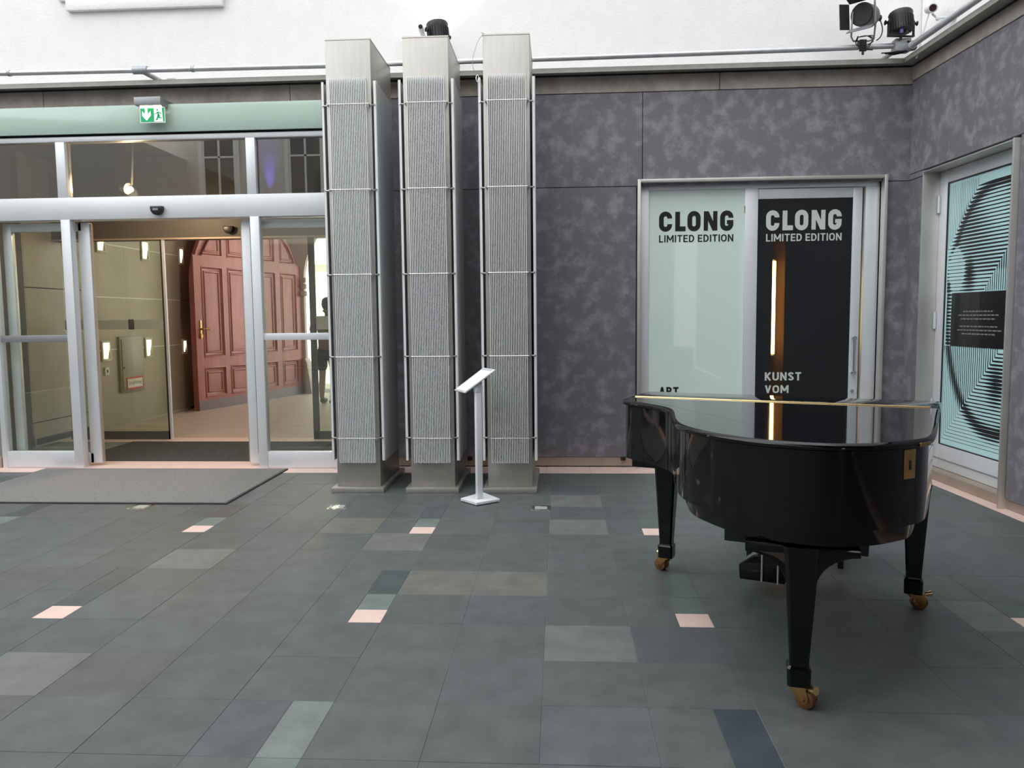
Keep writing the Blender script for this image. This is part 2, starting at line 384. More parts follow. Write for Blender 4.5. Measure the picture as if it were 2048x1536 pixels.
# ================================================================== BACK WALL
YW = 7.50
bm = nb()
for x0, x1, z0, z1 in ((-2.14, 0.78, 0, 3.70), (0.78, 3.0, 2.72, 3.70), (3.0, 3.6, 0, 3.70), (-9.0, -2.14, 3.50, 3.70), (-9.0, -6.1, 0, 3.5)):
    box(bm, x0, x1, YW + 0.03, YW + 0.25, z0, z1)
wall_back = build('wall_back', bm, M['dark_core'], None, kind='structure', label='grey mottled laminate wall behind the steel columns and the grand piano'); wall_back['category'] = 'wall'
def panel(x0, x1, z0, z1, m='panel', y=YW, name='wall_panel'):
    return bx(name, M[m], wall_back, x0 + 0.003, x1 - 0.003, y, y + 0.028, z0 + 0.003, z1 - 0.003, bevel=0.0015, segs=1)
for a, b in ((-2.2, -1.6), (-1.6, 0.795), (0.795, 3.30)): panel(a, b, 2.682, 3.543)
panel(-2.2, -1.6, 0.10, 2.682); panel(-1.6, 0.742, 0.10, 2.682); panel(3.035, 3.30, 0.10, 2.682); panel(0.742, 3.035, 2.737, 2.75)
for a, b in ((-9.0, -5.0), (-5.0, -2.55), (-2.55, -0.5), (-0.5, 1.5), (1.5, 3.3)): panel(a, b, 3.543 if a > -2.6 else 3.50, 3.70, 'frieze', YW - 0.004, 'frieze_stone')
panel(-9.0, -6.1, 0.10, 3.50)
bb = bx('baseboard_back', M['steel_dark'], None, -2.14, 0.745, YW + 0.012, YW + 0.03, 0.012, 0.10, kind='structure', label='low metal skirting under the grey back wall, tinted bronze for the pink reflection'); bb['category'] = 'skirting'  # bronze tint paints in the reflection of the pink border
bx('end_piece', M['steel_dark'], bb, 3.035, 3.30, YW + 0.012, YW + 0.03, 0.012, 0.10)
for px in (940, 1246):
    p = onY(px, 917, YW)
    t = bx('cable_outlet', M['black'], None, p.x - 0.022, p.x + 0.022, YW - 0.03, YW + 0.011, p.z - 0.016, p.z + 0.016, bevel=0.003)
    tag(t, 'small black outlet box low on the back wall beside the piano' if px > 1000 else 'small black outlet box low on the wall behind the white information stand', 'outlet box')
bm = nb(); box(bm, -12.0, 3.9, 7.62, 7.9, 3.735, 13.0)
wu = build('wall_back_upper', bm, M['plaster'], None, kind='structure', label='rough white plaster wall above the metal ledge at the back'); wu['category'] = 'wall'
def ledge_pieces(name, label, X, s0, s1, cuts, l0=0.0, l1=0.0):
    bm = nb(); box(bm, s0, s1, 0.0, 0.12, 3.70, 3.715, X)
    o = build(name, bm, M['dark_core'], None, kind='structure', label=label); o['category'] = 'ledge'
    cs = [s0] + cuts + [s1]
    for a, b in zip(cs, cs[1:]):
        bm = nb(); box(bm, a + 0.001, b - 0.001, -0.15, 0.12, 3.715, 3.735, X); box(bm, max(a + 0.001, s0 + l0), min(b - 0.001, s1 - l1), -0.15, -0.135, 3.692, 3.715, X); build('ledge_sheet', bm, M['ledge'], o)
    return o
ledge_pieces('trim_6', 'grey metal ledge running along the top of the grey back wall', Matrix.Translation((0, YW, 0)), -9.0, 3.235, [-4.0, -0.2, 1.9], 0.0, 0.146)

# upper left window above the entrance (only its stone surround reaches into the picture)
wn = thing('window_1', 'white stone surround of an upper window above the entrance', 'window', (-3.99, 7.62, 4.48), kind='structure')
bm = nb(); box(bm, -0.78, 0.78, -0.05, 0.0, 0.0, 0.10); box(bm, -0.86, -0.70, -0.035, 0, 0.10, 1.9); box(bm, 0.70, 0.86, -0.035, 0, 0.10, 1.9); box(bm, -0.86, 0.86, -0.035, 0, 1.9, 2.06)
build('surround', bm, M['plaster'], wn, bevel=0.006)
bm = nb(); ring_frame(bm, -0.70, 0.70, 0.10, 1.9, 0.06, -0.02, 0.0); box(bm, -0.03, 0.03, -0.02, 0, 0.16, 1.84); build('window_frame', bm, M['win_white'], wn)
for a, b in ((-0.64, -0.03), (0.03, 0.64)): bx('pane', M['win_dark'], wn, a, b, -0.008, -0.002, 0.16, 1.84)

# ================================================================== RIGHT WALL (slightly out of square)
SX = Vector((0.05, -1, 0)).normalized(); SN = Vector((-1, -0.05, 0)).normalized()
RW = Matrix(((SX.x, SN.x, 0, 3.235), (SX.y, SN.y, 0, 7.5), (0, 0, 1, 0), (0, 0, 0, 1)))
def rw(s, n, z): return RW @ Vector((s, n, z))
DS0, DS1, DZ = 0.284, 1.600, 2.715                                 # opening of the poster door
bm = nb()
for s0, s1, z0, z1 in ((-0.25, DS0, 0, 3.70), (DS0, DS1, DZ, 3.70), (DS1, 15.5, 0, 3.70)): box(bm, s0, s1, -0.32, -0.03, z0, z1, RW)
wall_right = build('wall_right', bm, M['dark_core'], None, kind='structure', label='grey mottled laminate wall with the poster door on the right'); wall_right['category'] = 'wall'
def rpanel(s0, s1, z0, z1, m='panel', n=0.0, name='wall_panel'):
    bm = nb(); box(bm, s0 + 0.003, s1 - 0.003, n - 0.03, n, z0 + 0.003, z1 - 0.003, RW); return build(name, bm, M[m], wall_right, bevel=0.0015, segs=1)
rpanel(0.0, DS0 - 0.002, 0.08, 2.682); rpanel(0.0, 2.4, 2.735, 3.57); rpanel(0.0, DS0 - 0.002, 2.682, 2.735); rpanel(DS1 + 0.006, 2.4, 0.08, 2.735)
for a, b in ((2.4, 4.8), (4.8, 7.2), (7.2, 9.6), (9.6, 12.0), (12.0, 15.3)): rpanel(a, b, 0.08, 2.682); rpanel(a, b, 2.682, 3.57)
for a, b in ((0.0, 2.0), (2.0, 5.0), (5.0, 8.0), (8.0, 15.3)): rpanel(a, b, 3.57, 3.70, 'frieze', 0.004, 'frieze_stone')
bm = nb(); box(bm, 0.0, DS0, -0.03, -0.02, 0.0, 0.08, RW); box(bm, DS1, 15.3, -0.03, -0.02, 0.0, 0.08, RW)
br = build('baseboard_right', bm, M['steel_dark'], None, kind='structure', label='low metal skirting under the right wall, tinted bronze for the pink reflection'); br['category'] = 'skirting'
ledge_pieces('trim_7', 'grey metal ledge running along the top of the right wall', RW @ Matrix.Scale(-1, 4, (0, 1, 0)) @ Matrix.Translation((0, 0, 0.0008)), 0.0, 15.3, [1.9, 4.5, 8.0], 0.152)
bm = nb(); box(bm, -0.1, 15.9, -0.42, -0.12, 3.735, 17.0, RW)
wr = build('wall_right_upper', bm, M['plaster'], None, kind='structure', label='rough white plaster wall above the metal ledge on the right'); wr['category'] = 'wall'

# ================================================================== COURTYARD WALLS BEHIND THE CAMERA (seen in reflections)
bm = nb(); box(bm, -12.2, 3.9, -8.4, -8.0, 3.7, 13.0)
wf = build('wall_front', bm, M['cream'], None, kind='structure', label='cream plastered facade across the courtyard, seen only as reflection'); wf['category'] = 'wall'
bm = nb(); box(bm, -11.4, -11.0, -8.4, 7.9, 3.7, 6.2)
wl = build('wall_left', bm, M['cream'], None, kind='structure', label='cream plastered facade on the far left of the courtyard'); wl['category'] = 'wall'
bx('string_course', M['win_white'], wf, -12.0, 3.7, -8.0, -7.94, 4.35, 4.5)
for i in range(6): bx('wall_panel', M['panel'], wf, -11.6 + i * 2.5 + 0.004, -11.6 + (i + 1) * 2.5 - 0.004, -8.4, -8.0, 0, 3.7)
for i in range(6): bx('wall_panel', M['panel'], wl, -11.4, -11.0, -8.2 + i * 2.68 + 0.004, -8.2 + (i + 1) * 2.68 - 0.004, 0, 3.7)
bm = nb(); prism(bm, [(-0.9, 1.3), (3.6, 1.3), (3.6, -8.0), (-0.9, -8.0)], 3.75, 4.05, lambda u, v, a: Vector((u, v, a))); prism(bm, [(-0.9, 1.3), (3.6, 1.3), (3.6, 1.2), (-0.9, 1.2)], 4.05, 5.1, lambda u, v, a: Vector((u, v, a)))  # added unseen slab: shades the near right floor, darkens the piano's reflections
o = build('ceiling_shade_slab', bm, M['dark_paint'], None, kind='structure', label='added dark slab shading the near right part of the courtyard, outside the picture'); o['category'] = 'shade slab'
def far_window(n, x, z, hh=1.9):
    t = thing('window_%d' % n, 'white framed casement window in the cream facade across the courtyard', 'window', (x, -8.0, z), group='windows of the opposite facade', kind='structure')
    bm = nb(); ring_frame(bm, -0.62, 0.62, -0.12, hh + 0.12, 0.12, 0.0, 0.05); build('surround', bm, M['win_white'], t)
    bm = nb(); ring_frame(bm, -0.5, 0.5, 0, hh, 0.06, 0.0, 0.03); box(bm, -0.03, 0.03, 0, 0.03, 0.06, hh - 0.06); box(bm, -0.44, 0.44, 0, 0.03, hh * 0.7, hh * 0.7 + 0.05); build('window_frame', bm, M['win_white'], t)
    bx('pane', M['win_dark'], t, -0.45, 0.45, 0.004, 0.010, 0.05, hh - 0.05)
n = 2
for x in (-10.0, -7.4, -4.8, -2.2, 0.4, 2.6):
    far_window(n, x, 4.9); n += 1

# blue stage lamp on the opposite facade: its beam shows as a reflection in the transom glass
d_ = ray(538, 330); kx = d_.x / d_.y * 22.9; kz = EYE + d_.z / d_.y * 22.9
t = thing('stage_lamp', 'blue stage lamp on the opposite facade, seen as a blue streak in the transom glass', 'stage lamp', (kx, -7.93, kz - 1.5))
bm = nb(); tube(bm, [(0, 0.08, 0), (0, 0.08, 0.2)], [0.08, 0.1], 16); box(bm, -0.03, 0.03, -0.01, 0.08, 0.02, 0.08); build('lamp_body', bm, M['black_matt'], t)
bm = nb(); tube(bm, [(0, 0.08, 0.2), (0, 0.08, 0.204)], 0.09, 16); build('lens', bm, mat('blue_lens', (0.05, 0.05, 0.3), 0.3, emit=(0.15, 0.12, 1.0), estr=4.0), t)
ld = bpy.data.lights.new('blue_beam', 'SPOT'); ld.energy = 450; ld.color = (0.14, 0.10, 1.0); ld.spot_size = math.radians(26); ld.spot_blend = 1.0; ld.shadow_soft_size = 0.05
lo = bpy.data.objects.new('blue_beam', ld); COL.objects.link(lo); lo.parent = t; lo.location = (0, 0.16, 0.25); lo.rotation_euler = (math.radians(180 + 8), 0, 0)

# ================================================================== SLIDING ENTRANCE (door_1)
YD = 7.42
d1 = thing('door_1', 'automatic sliding glass entrance with pale aluminium frame, standing open', 'door', (-3.9, 7.45, 0), kind='structure')
S1 = shift(d1)
def wbox(parent, S, name, m, x0, x1, y0, y1, z0, z1, bevel=0.0, **k):
    bm = nb(); box(bm, x0, x1, y0, y1, z0, z1, S); return build(name, bm, M[m], parent, bevel=bevel, **k)
def d1b(name, m, *a, **k): return wbox(d1, S1, name, m, *a, **k)
XL, XR = -6.1, -1.92
d1b('header', 'alu', XL, XR, YD, YD + 0.16, 2.455, 2.668, bevel=0.003)
d1b('top_rail', 'alu', XL, XR, YD, YD + 0.10, 3.198, 3.245, bevel=0.003)
for a, b in ((-5.62, -5.55), (-4.862, -4.77), (-2.975, -2.885), (-2.0, -1.92)): d1b('mullion', 'alu', a, b, YD, YD + 0.10, 2.668, 3.198, bevel=0.003)
for a, b in ((-6.1, -5.62), (-5.55, -4.862), (-4.77, -2.975), (-2.885, -2.0)):
    d1b('transom_pane', 'transom', a, b, YD + 0.045, YD + 0.057, 2.668, 3.198)
for a, b in ((-4.848, -4.755), (-2.958, -2.870)): d1b('post', 'alu', a, b, YD - 0.005, YD + 0.085, 0.0, 2.455, bevel=0.003)
d1b('post', 'alu', -5.60, -5.55, YD - 0.005, YD + 0.085, 0.0, 2.455, bevel=0.003)
d1b('post', 'alu', -2.0, -1.92, YD - 0.005, YD + 0.085, 0.0, 2.455, bevel=0.003)
for a, b in ((-5.55, -4.848), (-2.870, -2.0)):
    d1b('bottom_rail', 'alu', a, b, YD, YD + 0.075, 0.004, 0.165, bevel=0.003)
    d1b('side_pane', 'clear', a, b, YD + 0.03, YD + 0.042, 0.165, 2.455)
    d1b('crash_bar', 'alu' if a > -3 else 'alu_dark', a, b, YD + 0.012, YD + 0.028, 1.265, 1.332, bevel=0.003)
d1b('foot_block', 'steel_dark', -5.70, -5.61, YD - 0.01, YD + 0.09, 0.0, 0.11, bevel=0.004)
d1b('side_jamb', 'alu_dark', -6.1, -5.61, YD + 0.03, YD + 0.10, 0.0, 2.455)
def leaf(x0, x1, y, stile_at):
    t = bpy.data.objects.new('sliding_leaf', None); COL.objects.link(t); t.parent = d1
    bm = nb(); s = 0.118 if stile_at == 'R' else 0.085
    if stile_at == 'R': box(bm, x1 - s, x1, y, y + 0.05, 0.03, 2.44, S1); box(bm, x0, x0 + 0.09, y, y + 0.05, 0.03, 2.44, S1)
    else: box(bm, x0, x0 + s, y, y + 0.05, 0.03, 2.44, S1); box(bm, x1 - 0.09, x1, y, y + 0.05, 0.03, 2.44, S1)
    box(bm, x0 + 0.085, x1 - 0.085, y, y + 0.05, 0.03, 0.128, S1); box(bm, x0 + 0.085, x1 - 0.085, y, y + 0.05, 2.36, 2.44, S1)
    build('leaf_frame', bm, M['alu'], t, bevel=0.003)
    wbox(t, S1, 'pane', 'clear', x0 + 0.08, x1 - 0.08, y + 0.02, y + 0.03, 0.12, 2.37)
    wbox(t, S1, 'edge_seal', 'steel_dark', *((x1, x1 + 0.012) if stile_at == 'R' else (x0 - 0.012, x0)), y + 0.01, y + 0.04, 0.04, 2.43)
leaf(-5.54, -4.640, 7.545, 'R'); leaf(-3.100, -2.03, 7.545, 'L')
for s, (px, py, Y) in enumerate(((317, 422, YD),)):
    p = onY(px, py, Y)
    bm = nb(); prism(bm, [(0.062 * math.cos(a), -0.085 * abs(math.sin(a)) ** 0.8) for a in [PI * i / 12 for i in range(13)]], 0.0, -0.05, lambda u, v, a: Vector((p.x + u, Y + a, p.z + 0.042 + v)))
    o = build('motion_sensor', bm, M['black'], None, bevel=0.006); tag(o, 'black half-round motion sensor on the pale header of the sliding entrance', 'sensor')
    bm = nb(); box(bm, p.x - 0.032, p.x + 0.02, Y - 0.0515, Y - 0.050, p.z + 0.002, p.z + 0.020); build('sensor_lens', bm, M['alu_dark'], o)
# glass band over the entrance and the dark block coloured as its shadow gap
gb = bx('glass_band', M['band'], None, -7.2, -2.215, 7.385, 7.41, 3.262, 3.518, bevel=0.002)
tag(gb, 'long pale green frosted glass band above the entrance doors', 'glass band', kind='structure')
bm = nb(); box(bm, -6.2, -1.9, 7.45, 7.6, 3.245, 3.5); o = build('trim_8', bm, M['dark_core'], None, kind='structure', label='dark block coloured as the shadow gap behind the green glass band'); o['category'] = 'trim'

# vestibule and passage shell
wp = bx('wall_passage_left', M['dark_core'], None, -6.4, -6.112, 7.6, 15.0, 0, 4.2, kind='structure', label='beige panelled wall with recessed lamps on the left of the entrance passage'); wp['category'] = 'wall'
for y0, y1 in ((7.62, 8.62), (8.62, 9.72)):
    for z0, z1 in ((0.0, 0.288), (0.288, 1.862), (1.862, 3.4)): bx('wall_panel', M['stone_wall'], wp, -6.112, -6.1, y0 + 0.002, y1 - 0.002, z0 + 0.006, z1 - 0.006)
for y0, y1 in ((9.72, 10.70), (10.70, 11.80), (11.80, 12.6), (12.6, 15.0)):
    for z0, z1 in ((0.03, 1.075), (1.075, 1.787), (1.787, 2.50), (2.50, 3.4)): bx('wall_panel', M['stone_wall'], wp, -6.112, -6.1, y0 + 0.001, y1 - 0.001, z0 + 0.004, z1 - 0.004)
bm = nb()
for z in (1.075, 1.787, 2.50): box(bm, -6.102, -6.099, 9.74, 12.3, z - 0.005, z + 0.005)
build('joint_strip', bm, M['white_paint'], wp)
bm = nb(); box(bm, -6.1, -6.06, 9.9, 12.4, 0.0, 0.035); build('cove_strip', bm, M['cab'], wp)
o = bx('wall_passage_right', M['stone_wall'], None, -1.9, -1.7, 7.65, 15.0, 0, 4.2, kind='structure', label='beige wall on the right of the entrance passage'); o['category'] = 'wall'
o = bx('ceiling', M['dark_paint'], None, -6.4, -1.7, 7.6, 15.2, 3.4, 3.55, kind='structure', label='dark ceiling of the entrance passage'); o['category'] = 'ceiling'
bm = nb(); box(bm, -6.12, -6.085, 7.58, 8.58, 0.0, 3.4); o = build('trim_9', bm, M['dark_paint'], None, kind='structure', label='dark pier at the left edge of the vestibule'); o['category'] = 'trim'
bm = nb(); ring_frame(bm, 8.60, 9.78, 0.005, 0.125, 0.022, 0, 0.02, Matrix.Translation((-6.1, 0, 0)) @ Matrix(((0, 1, 0, 0), (1, 0, 0, 0), (0, 0, 1, 0), (0, 0, 0, 1))))
vent = thing('vent_grille', 'long low air vent grille in the passage wall behind the left sidelight', 'vent', (-6.1, 9.18, 0))
Sv = shift(vent); bmesh.ops.transform(bm, matrix=Sv, verts=bm.verts); build('grille_frame', bm, M['cab'], vent)
for i in range(6): wbox(vent, Sv, 'louver', 'dark_paint', -6.095, -6.085, 8.63, 9.75, 0.031 + i * 0.0125, 0.037 + i * 0.0125)

# inner doors (door_2)
d2 = thing('door_2', 'inner automatic glass doors with dark header behind the entrance', 'door', (-3.9, 9.15, 0), kind='structure'); S2 = shift(d2)
wbox(d2, S2, 'header', 'header', -6.1, -1.9, 9.14, 9.30, 2.43, 3.4)
wbox(d2, S2, 'lintel_strip', 'steel_dark', -6.1, -1.9, 9.13, 9.14, 2.43, 2.45)
def inner(x0, x1, dark_left):
    t = bpy.data.objects.new('sliding_leaf', None); COL.objects.link(t); t.parent = d2
    wbox(t, S2, 'pane', 'inner_glass', x0, x1, 9.155, 9.167, 0.06, 2.43)
    wbox(t, S2, 'bottom_rail', 'header', x0, x1, 9.145, 9.18, 0.015, 0.115)
    if dark_left: wbox(t, S2, 'stile', 'header', x0 - 0.01, x0 + 0.06, 9.145, 9.18, 0.015, 2.43)
    else:
        wbox(t, S2, 'stile', 'dark_core', x1 - 0.018, x1, 9.145, 9.18, 0.015, 2.43)
        wbox(t, S2, 'edge_strip', 'alu', x1, x1 + 0.028, 9.15, 9.175, 0.015, 2.43)
    return t
li = inner(-6.0, -4.745, False); ri = inner(-2.95, -1.95, True)
wbox(li, S2, 'frosted_band', 'frosted', -6.0, -4.765, 9.150, 9.154, 1.365, 1.475)
wbox(li, S2, 'lock_case', 'header', -5.20, -5.13, 9.135, 9.155, 1.36, 1.485, bevel=0.01)
wbox(ri, S2, 'notice', 'sign_white', -2.93, -2.66, 9.148, 9.153, 1.34, 1.50)
p = onY(459, 460, 9.13)
bm = nb(); prism(bm, [(0.062 * math.cos(a), -0.085 * abs(math.sin(a)) ** 0.8) for a in [PI * i / 12 for i in range(13)]], 0.0, -0.05, lambda u, v, a: Vector((p.x + u, 9.13 + a, p.z + 0.042 + v)))
o = build('motion_sensor', bm, M['black'], None, bevel=0.006); tag(o, 'black half-round motion sensor on the dark header of the inner doors', 'sensor')
# warm ceiling lamp of the vestibule
t = thing('ceiling_spotlight', 'small warm ceiling lamp glowing behind the transom glass', 'lamp', tuple(onY(262, 379, 8.2)))
bm = nb(); tube(bm, [(0, 0.02, 0.05), (0, 0.10, 0.60)], 0.012); build('stem', bm, M['alu_dark'], t)
bm = nb(); tube(bm, [(-0.10, 0.02, 0.03), (-0.03, 0, 0.01)], [0.05, 0.06], 16); build('lamp_shade', bm, M['alu_dark'], t)
bm = nb(); ball(bm, (0.0, -0.01, 0.0), 0.032); build('bulb', bm, M['spot_glow'], t)
ld = bpy.data.lights.new('vestibule_lamp', 'POINT'); ld.energy = 30; ld.color = (1.0, 0.72, 0.42); ld.shadow_soft_size = 0.05
lo = bpy.data.objects.new('vestibule_lamp', ld); COL.objects.link(lo); lo.parent = t; lo.location = (0.05, -0.08, -0.05)

for y in (10.6, 13.2):  # fill lamps added above the header's sight line to brighten the passage
    t = thing('fill_lamp', 'added round fill lamp on the ceiling of the entrance passage %s' % ('near the inner doors' if y < 12 else 'near the wooden gate'), 'lamp', (-3.6, y, 3.4))
    bm = nb(); tube(bm, [(0, 0, 0), (0, 0, -0.05)], 0.16, 20); build('lamp_housing', bm, M['white_paint'], t)
    bm = nb(); tube(bm, [(0, 0, -0.05), (0, 0, -0.056)], 0.14, 20); build('diffuser', bm, M['warm'], t)
    ld = bpy.data.lights.new('passage_fill', 'POINT'); ld.energy = 42; ld.color = (1.0, 0.86, 0.70); ld.shadow_soft_size = 0.14
    lo = bpy.data.objects.new('passage_fill', ld); COL.objects.link(lo); lo.parent = t; lo.location = (0, 0, -0.22)
# recessed wall lamps of the passage
LAMPS = [(10.03, 10.245, 0.925, 1.205, 'lower recessed wall lamp nearest the entrance, left of the grey riser cabinet'), (11.13, 11.33, 0.915, 1.215, 'lower recessed wall lamp right of the grey riser cabinet'),
         (12.27, 12.43, 0.92, 1.16, 'lower recessed wall lamp in the shadow beside the wooden gate'), (10.03, 10.255, 2.375, 2.66, 'upper recessed wall lamp nearest the entrance, cut by the dark header'),
         (11.15, 11.37, 2.345, 2.65, 'upper recessed wall lamp above the grey riser cabinet'), (12.28, 12.45, 2.36, 2.64, 'upper recessed wall lamp beside the dark gap at the wooden gate')]
for y0, y1, z0, z1, lab in LAMPS:
    t = thing('wall_lamp', lab, 'lamp', (-6.1, (y0 + y1) / 2, z0), group='recessed wall lamps of the passage')
    h = (y1 - y0) / 2; H = z1 - z0
    X = Matrix(((0, 1, 0, 0), (1, 0, 0, 0), (0, 0, 1, 0), (0, 0, 0, 1)))
    bm = nb(); ring_frame(bm, -h, h, 0, H, 0.034, 0.0, 0.016, X); build('lamp_frame', bm, M['lamp_window'], t, bevel=0.002)
    bm = nb(); box(bm, 0.002, 0.006, -h + 0.034, h - 0.034, 0.034, H - 0.034); build('diffuser', bm, M['warm'], t)
    bm = nb(); bm.faces.new([bm.verts.new(v) for v in ((0.007, h - 0.034, 0.034), (0.012, h - 0.034, 0.034), (0.007, h - 0.034, H * 0.62), (0.007, h - 0.08, 0.034))][::-1]); build('shade_wedge', bm, M['lamp_window'], t, recalc=False)  # opaque triangle standing in for the diagonal shadow across the lit recess
# riser cabinet with its sign
cb = thing('riser_cabinet', 'grey metal cabinet door on the passage wall with a red bordered sign', 'cabinet', (-6.1, 10.73, 0.465))
bm = nb(); box(bm, 0, 0.03, -0.305, 0.30, 0, 0.778); build('cabinet_body', bm, M['cab'], cb, bevel=0.004)
bm = nb(); box(bm, 0.03, 0.042, -0.272, 0.268, 0.035, 0.742); dr = build('cabinet_door', bm, M['cab'], cb, bevel=0.003)
bm = nb(); box(bm, 0.042, 0.05, -0.255, -0.235, 0.33, 0.36); build('lock', bm, M['black'], dr)
sg = bx('sign', M['red'], cb, 0.042, 0.046, -0.20, 0.235, 0.03, 0.205, label='white sign with red border and black lettering')
bx('sign_field', M['sign_white'], sg, 0.046, 0.047, -0.175, 0.21, 0.055, 0.18)
text('Steigleitung', M['black'], 'lettering', sg, lambda u, v, a: Vector((0.047 + a, u, v)), -0.15, 0.185, 0.085, 0.155, 0.001, 0.0)
ic = thing('key_switch', 'small cream key switch on the passage wall below a wall lamp', 'switch', (-6.1, 10.12, 0.735))
bm = nb(); box(bm, 0, 0.02, -0.045, 0.045, 0, 0.105); build('plate', bm, M['sign_white'], ic, bevel=0.004)
bm = nb(); box(bm, 0.02, 0.026, -0.012, 0.012, 0.035, 0.075); build('slot', bm, M['black'], ic)

# mats
o = bx('door_mat', M['mat_grey'], None, -5.08, -2.665, 5.955, 7.335, 0.002, 0.014, bevel=0.004)
tag(o, 'large grey textile door mat lying in front of the sliding entrance', 'mat')
bm = nb()
for a in ((-5.10, -2.645, 5.935, 5.957), (-5.10, -2.645, 7.333, 7.352), (-5.10, -5.078, 5.957, 7.333), (-2.667, -2.645, 5.957, 7.333)): box(bm, *a, 0.002, 0.011)
build('rubber_edge', bm, M['mat_edge'], o)
o = bx('entrance_mat', M['mat_dark'], None, -5.15, -2.05, 7.79, 9.04, 0.0, 0.006); tag(o, 'dark ribbed mat between the two pairs of entrance doors', 'mat')
bm = nb()
for i in range(38): box(bm, -5.15, -2.05, 7.80 + i * 0.0325, 7.815 + i * 0.0325, 0.006, 0.010)
build('ribs', bm, M['mat_dark'], o, kind='stuff', smooth=0)

# wooden gate leaf (door_5)
gF, gH = Vector((-5.80, 12.12, 0)), Vector((-5.04, 14.98, 0)); ge = (gH - gF).normalized(); gn = Vector((ge.y, -ge.x, 0))
GW = Matrix(((ge.x, gn.x, 0, 0), (ge.y, gn.y, 0, 0), (0, 0, 1, 0), (0, 0, 0, 1)))
gate = thing('door_5', 'tall arched mahogany gate leaf with moulded panels, swung open in the passage', 'door', tuple(gF), kind='structure')
GL = 2.96; AC, AZ, AR = 1.48, 2.05, 1.48
prof = [(0, 0.0), (GL, 0.0), (GL, AZ)] + [(AC + AR * math.cos(a), AZ + 1.35 * math.sin(a)) for a in [PI * i / 24 for i in range(1, 24)]] + [(0, AZ)]
bm = nb(); prism(bm, prof, -0.08, -0.012, lambda u, v, a: GW @ Vector((u, a, v))); build('gate_leaf', bm, M['wood'], gate)
COLS = [(0.175, 0.70), (0.82, 1.36), (1.60, 2.165), (2.315, 2.825)]
def stiles():
    bm = nb(); a, b = -0.012, 0.02
    xs2 = [0.0, 0.175, 0.70, 0.82, 1.36, 1.60, 2.165, 2.315, 2.825, GL]
    for i in range(0, 10, 2): box(bm, xs2[i], xs2[i + 1], a, b, 0.0, 2.5, GW)
    for x0, x1 in COLS:
        for z0, z1 in ((0.0, 0.20), (0.70, 0.85), (2.34, 2.50)): box(bm, x0, x1, a, b, z0, z1, GW)
    for i in range(2, 8, 2): box(bm, xs2[i], xs2[i + 1], a, b, 2.5, 3.25, GW)
    return bm
build('stiles', stiles(), M['wood'], gate)
def gpanel(poly):
    cx = sum(p[0] for p in poly) / len(poly); cz = sum(p[1] for p in poly) / len(poly)
    def sc(d):
        w2 = max(p[0] for p in poly) - min(p[0] for p in poly); h2 = max(p[1] for p in poly) - min(p[1] for p in poly)
        return [(cx + (u - cx) * (1 - 2 * d / w2), cz + (v - cz) * (1 - 2 * d / h2)) for u, v in poly]
    bm = nb(); lv = [(0.0, 0.026), (0.022, 0.030), (0.045, 0.002), (0.075, -0.004), (0.082, 0.010), (0.10, 0.012), (0.112, -0.002)]
    R = [[bm.verts.new(GW @ Vector((u, d, v))) for u, v in sc(s)] for s, d in lv]
    for A, B in zip(R, R[1:]):
        for i in range(len(A)): bm.faces.new((A[i], A[(i + 1) % len(A)], B[(i + 1) % len(A)], B[i]))
    bm.faces.new(R[-1])
    build('panel', bm, M['wood'], gate, smooth=20)
for x0, x1 in COLS:
    for z0, z1 in ((0.20, 0.70), (0.85, 2.34)): gpanel([(x0, z0), (x1, z0), (x1, z1), (x0, z1)])
for x0, x1 in COLS[1:3]: gpanel([(x0, 2.50), (x1, 2.50), (x1, 3.20), (x0, 3.20)])
gpanel([(0.19, 2.50), (0.70, 2.50), (0.70, 3.03), (0.58, 2.96), (0.42, 2.82), (0.28, 2.65)])
gpanel([(2.315, 2.50), (2.80, 2.50), (2.72, 2.65), (2.59, 2.82), (2.44, 2.95), (2.315, 3.03)])
bm = nb(); box(bm, 0.0, GL, 0.02, 0.026, 0.0, 0.155, GW); build('kick_plate', bm, M['kick'], gate)
bm = nb(); box(bm, 0.085, 0.125, 0.02, 0.03, 1.16, 1.46, GW); hd = build('door_plate', bm, M['brass'], gate, bevel=0.004)
bm = nb(); tube(bm, [GW @ Vector(p) for p in ((0.105, 0.03, 1.32), (0.105, 0.08, 1.32), (0.13, 0.095, 1.32), (0.25, 0.095, 1.315))], 0.016); tube(bm, [GW @ Vector(p) for p in ((0.105, 0.03, 1.21), (0.105, 0.05, 1.21))], 0.028); build('handle', bm, M['brass'], hd)
# arch to the street, street
bm = nb(); AX, AZ2, AR2 = -3.46, 2.18, 1.5
pts = [(AX + AR2 * math.cos(a), AZ2 + AR2 * math.sin(a)) for a in [PI - PI * i / 32 for i in range(33)]]
prism(bm, [(-8.0, 0), (-4.96, 0)] + pts + [(-1.96, 0), (0.5, 0), (0.5, 7.0), (-8.0, 7.0)], 15.0, 15.12, lambda u, v, a: Vector((u, a, v)))
o = build('wall_street_arch', bm, M['mauve'], None, kind='structure', label='arched opening at the end of the passage, leading to the bright street'); o['category'] = 'wall'
for zz in (1.95,):
    bm = nb()
    for i, (r, dz) in enumerate(((0.07, 0.0), (0.055, 0.14), (0.04, 0.26))): tube(bm, [(-4.965 + 0.01 * i, 14.99, zz + dz - 0.04), (-4.965 + 0.01 * i, 14.99, zz + dz + 0.06)], r, 12)
    build('console', bm, M['mauve'], o, bevel=0.01)
bm = nb(); prism(bm, [(-4.96, 0.0), (-4.84, 0.0), (-4.92, 0.62), (-4.96, 0.7)], 14.92, 15.2, lambda u, v, a: Vector((u, a, v))); build('wheel_guard', bm, M['frieze'], o, bevel=0.01)
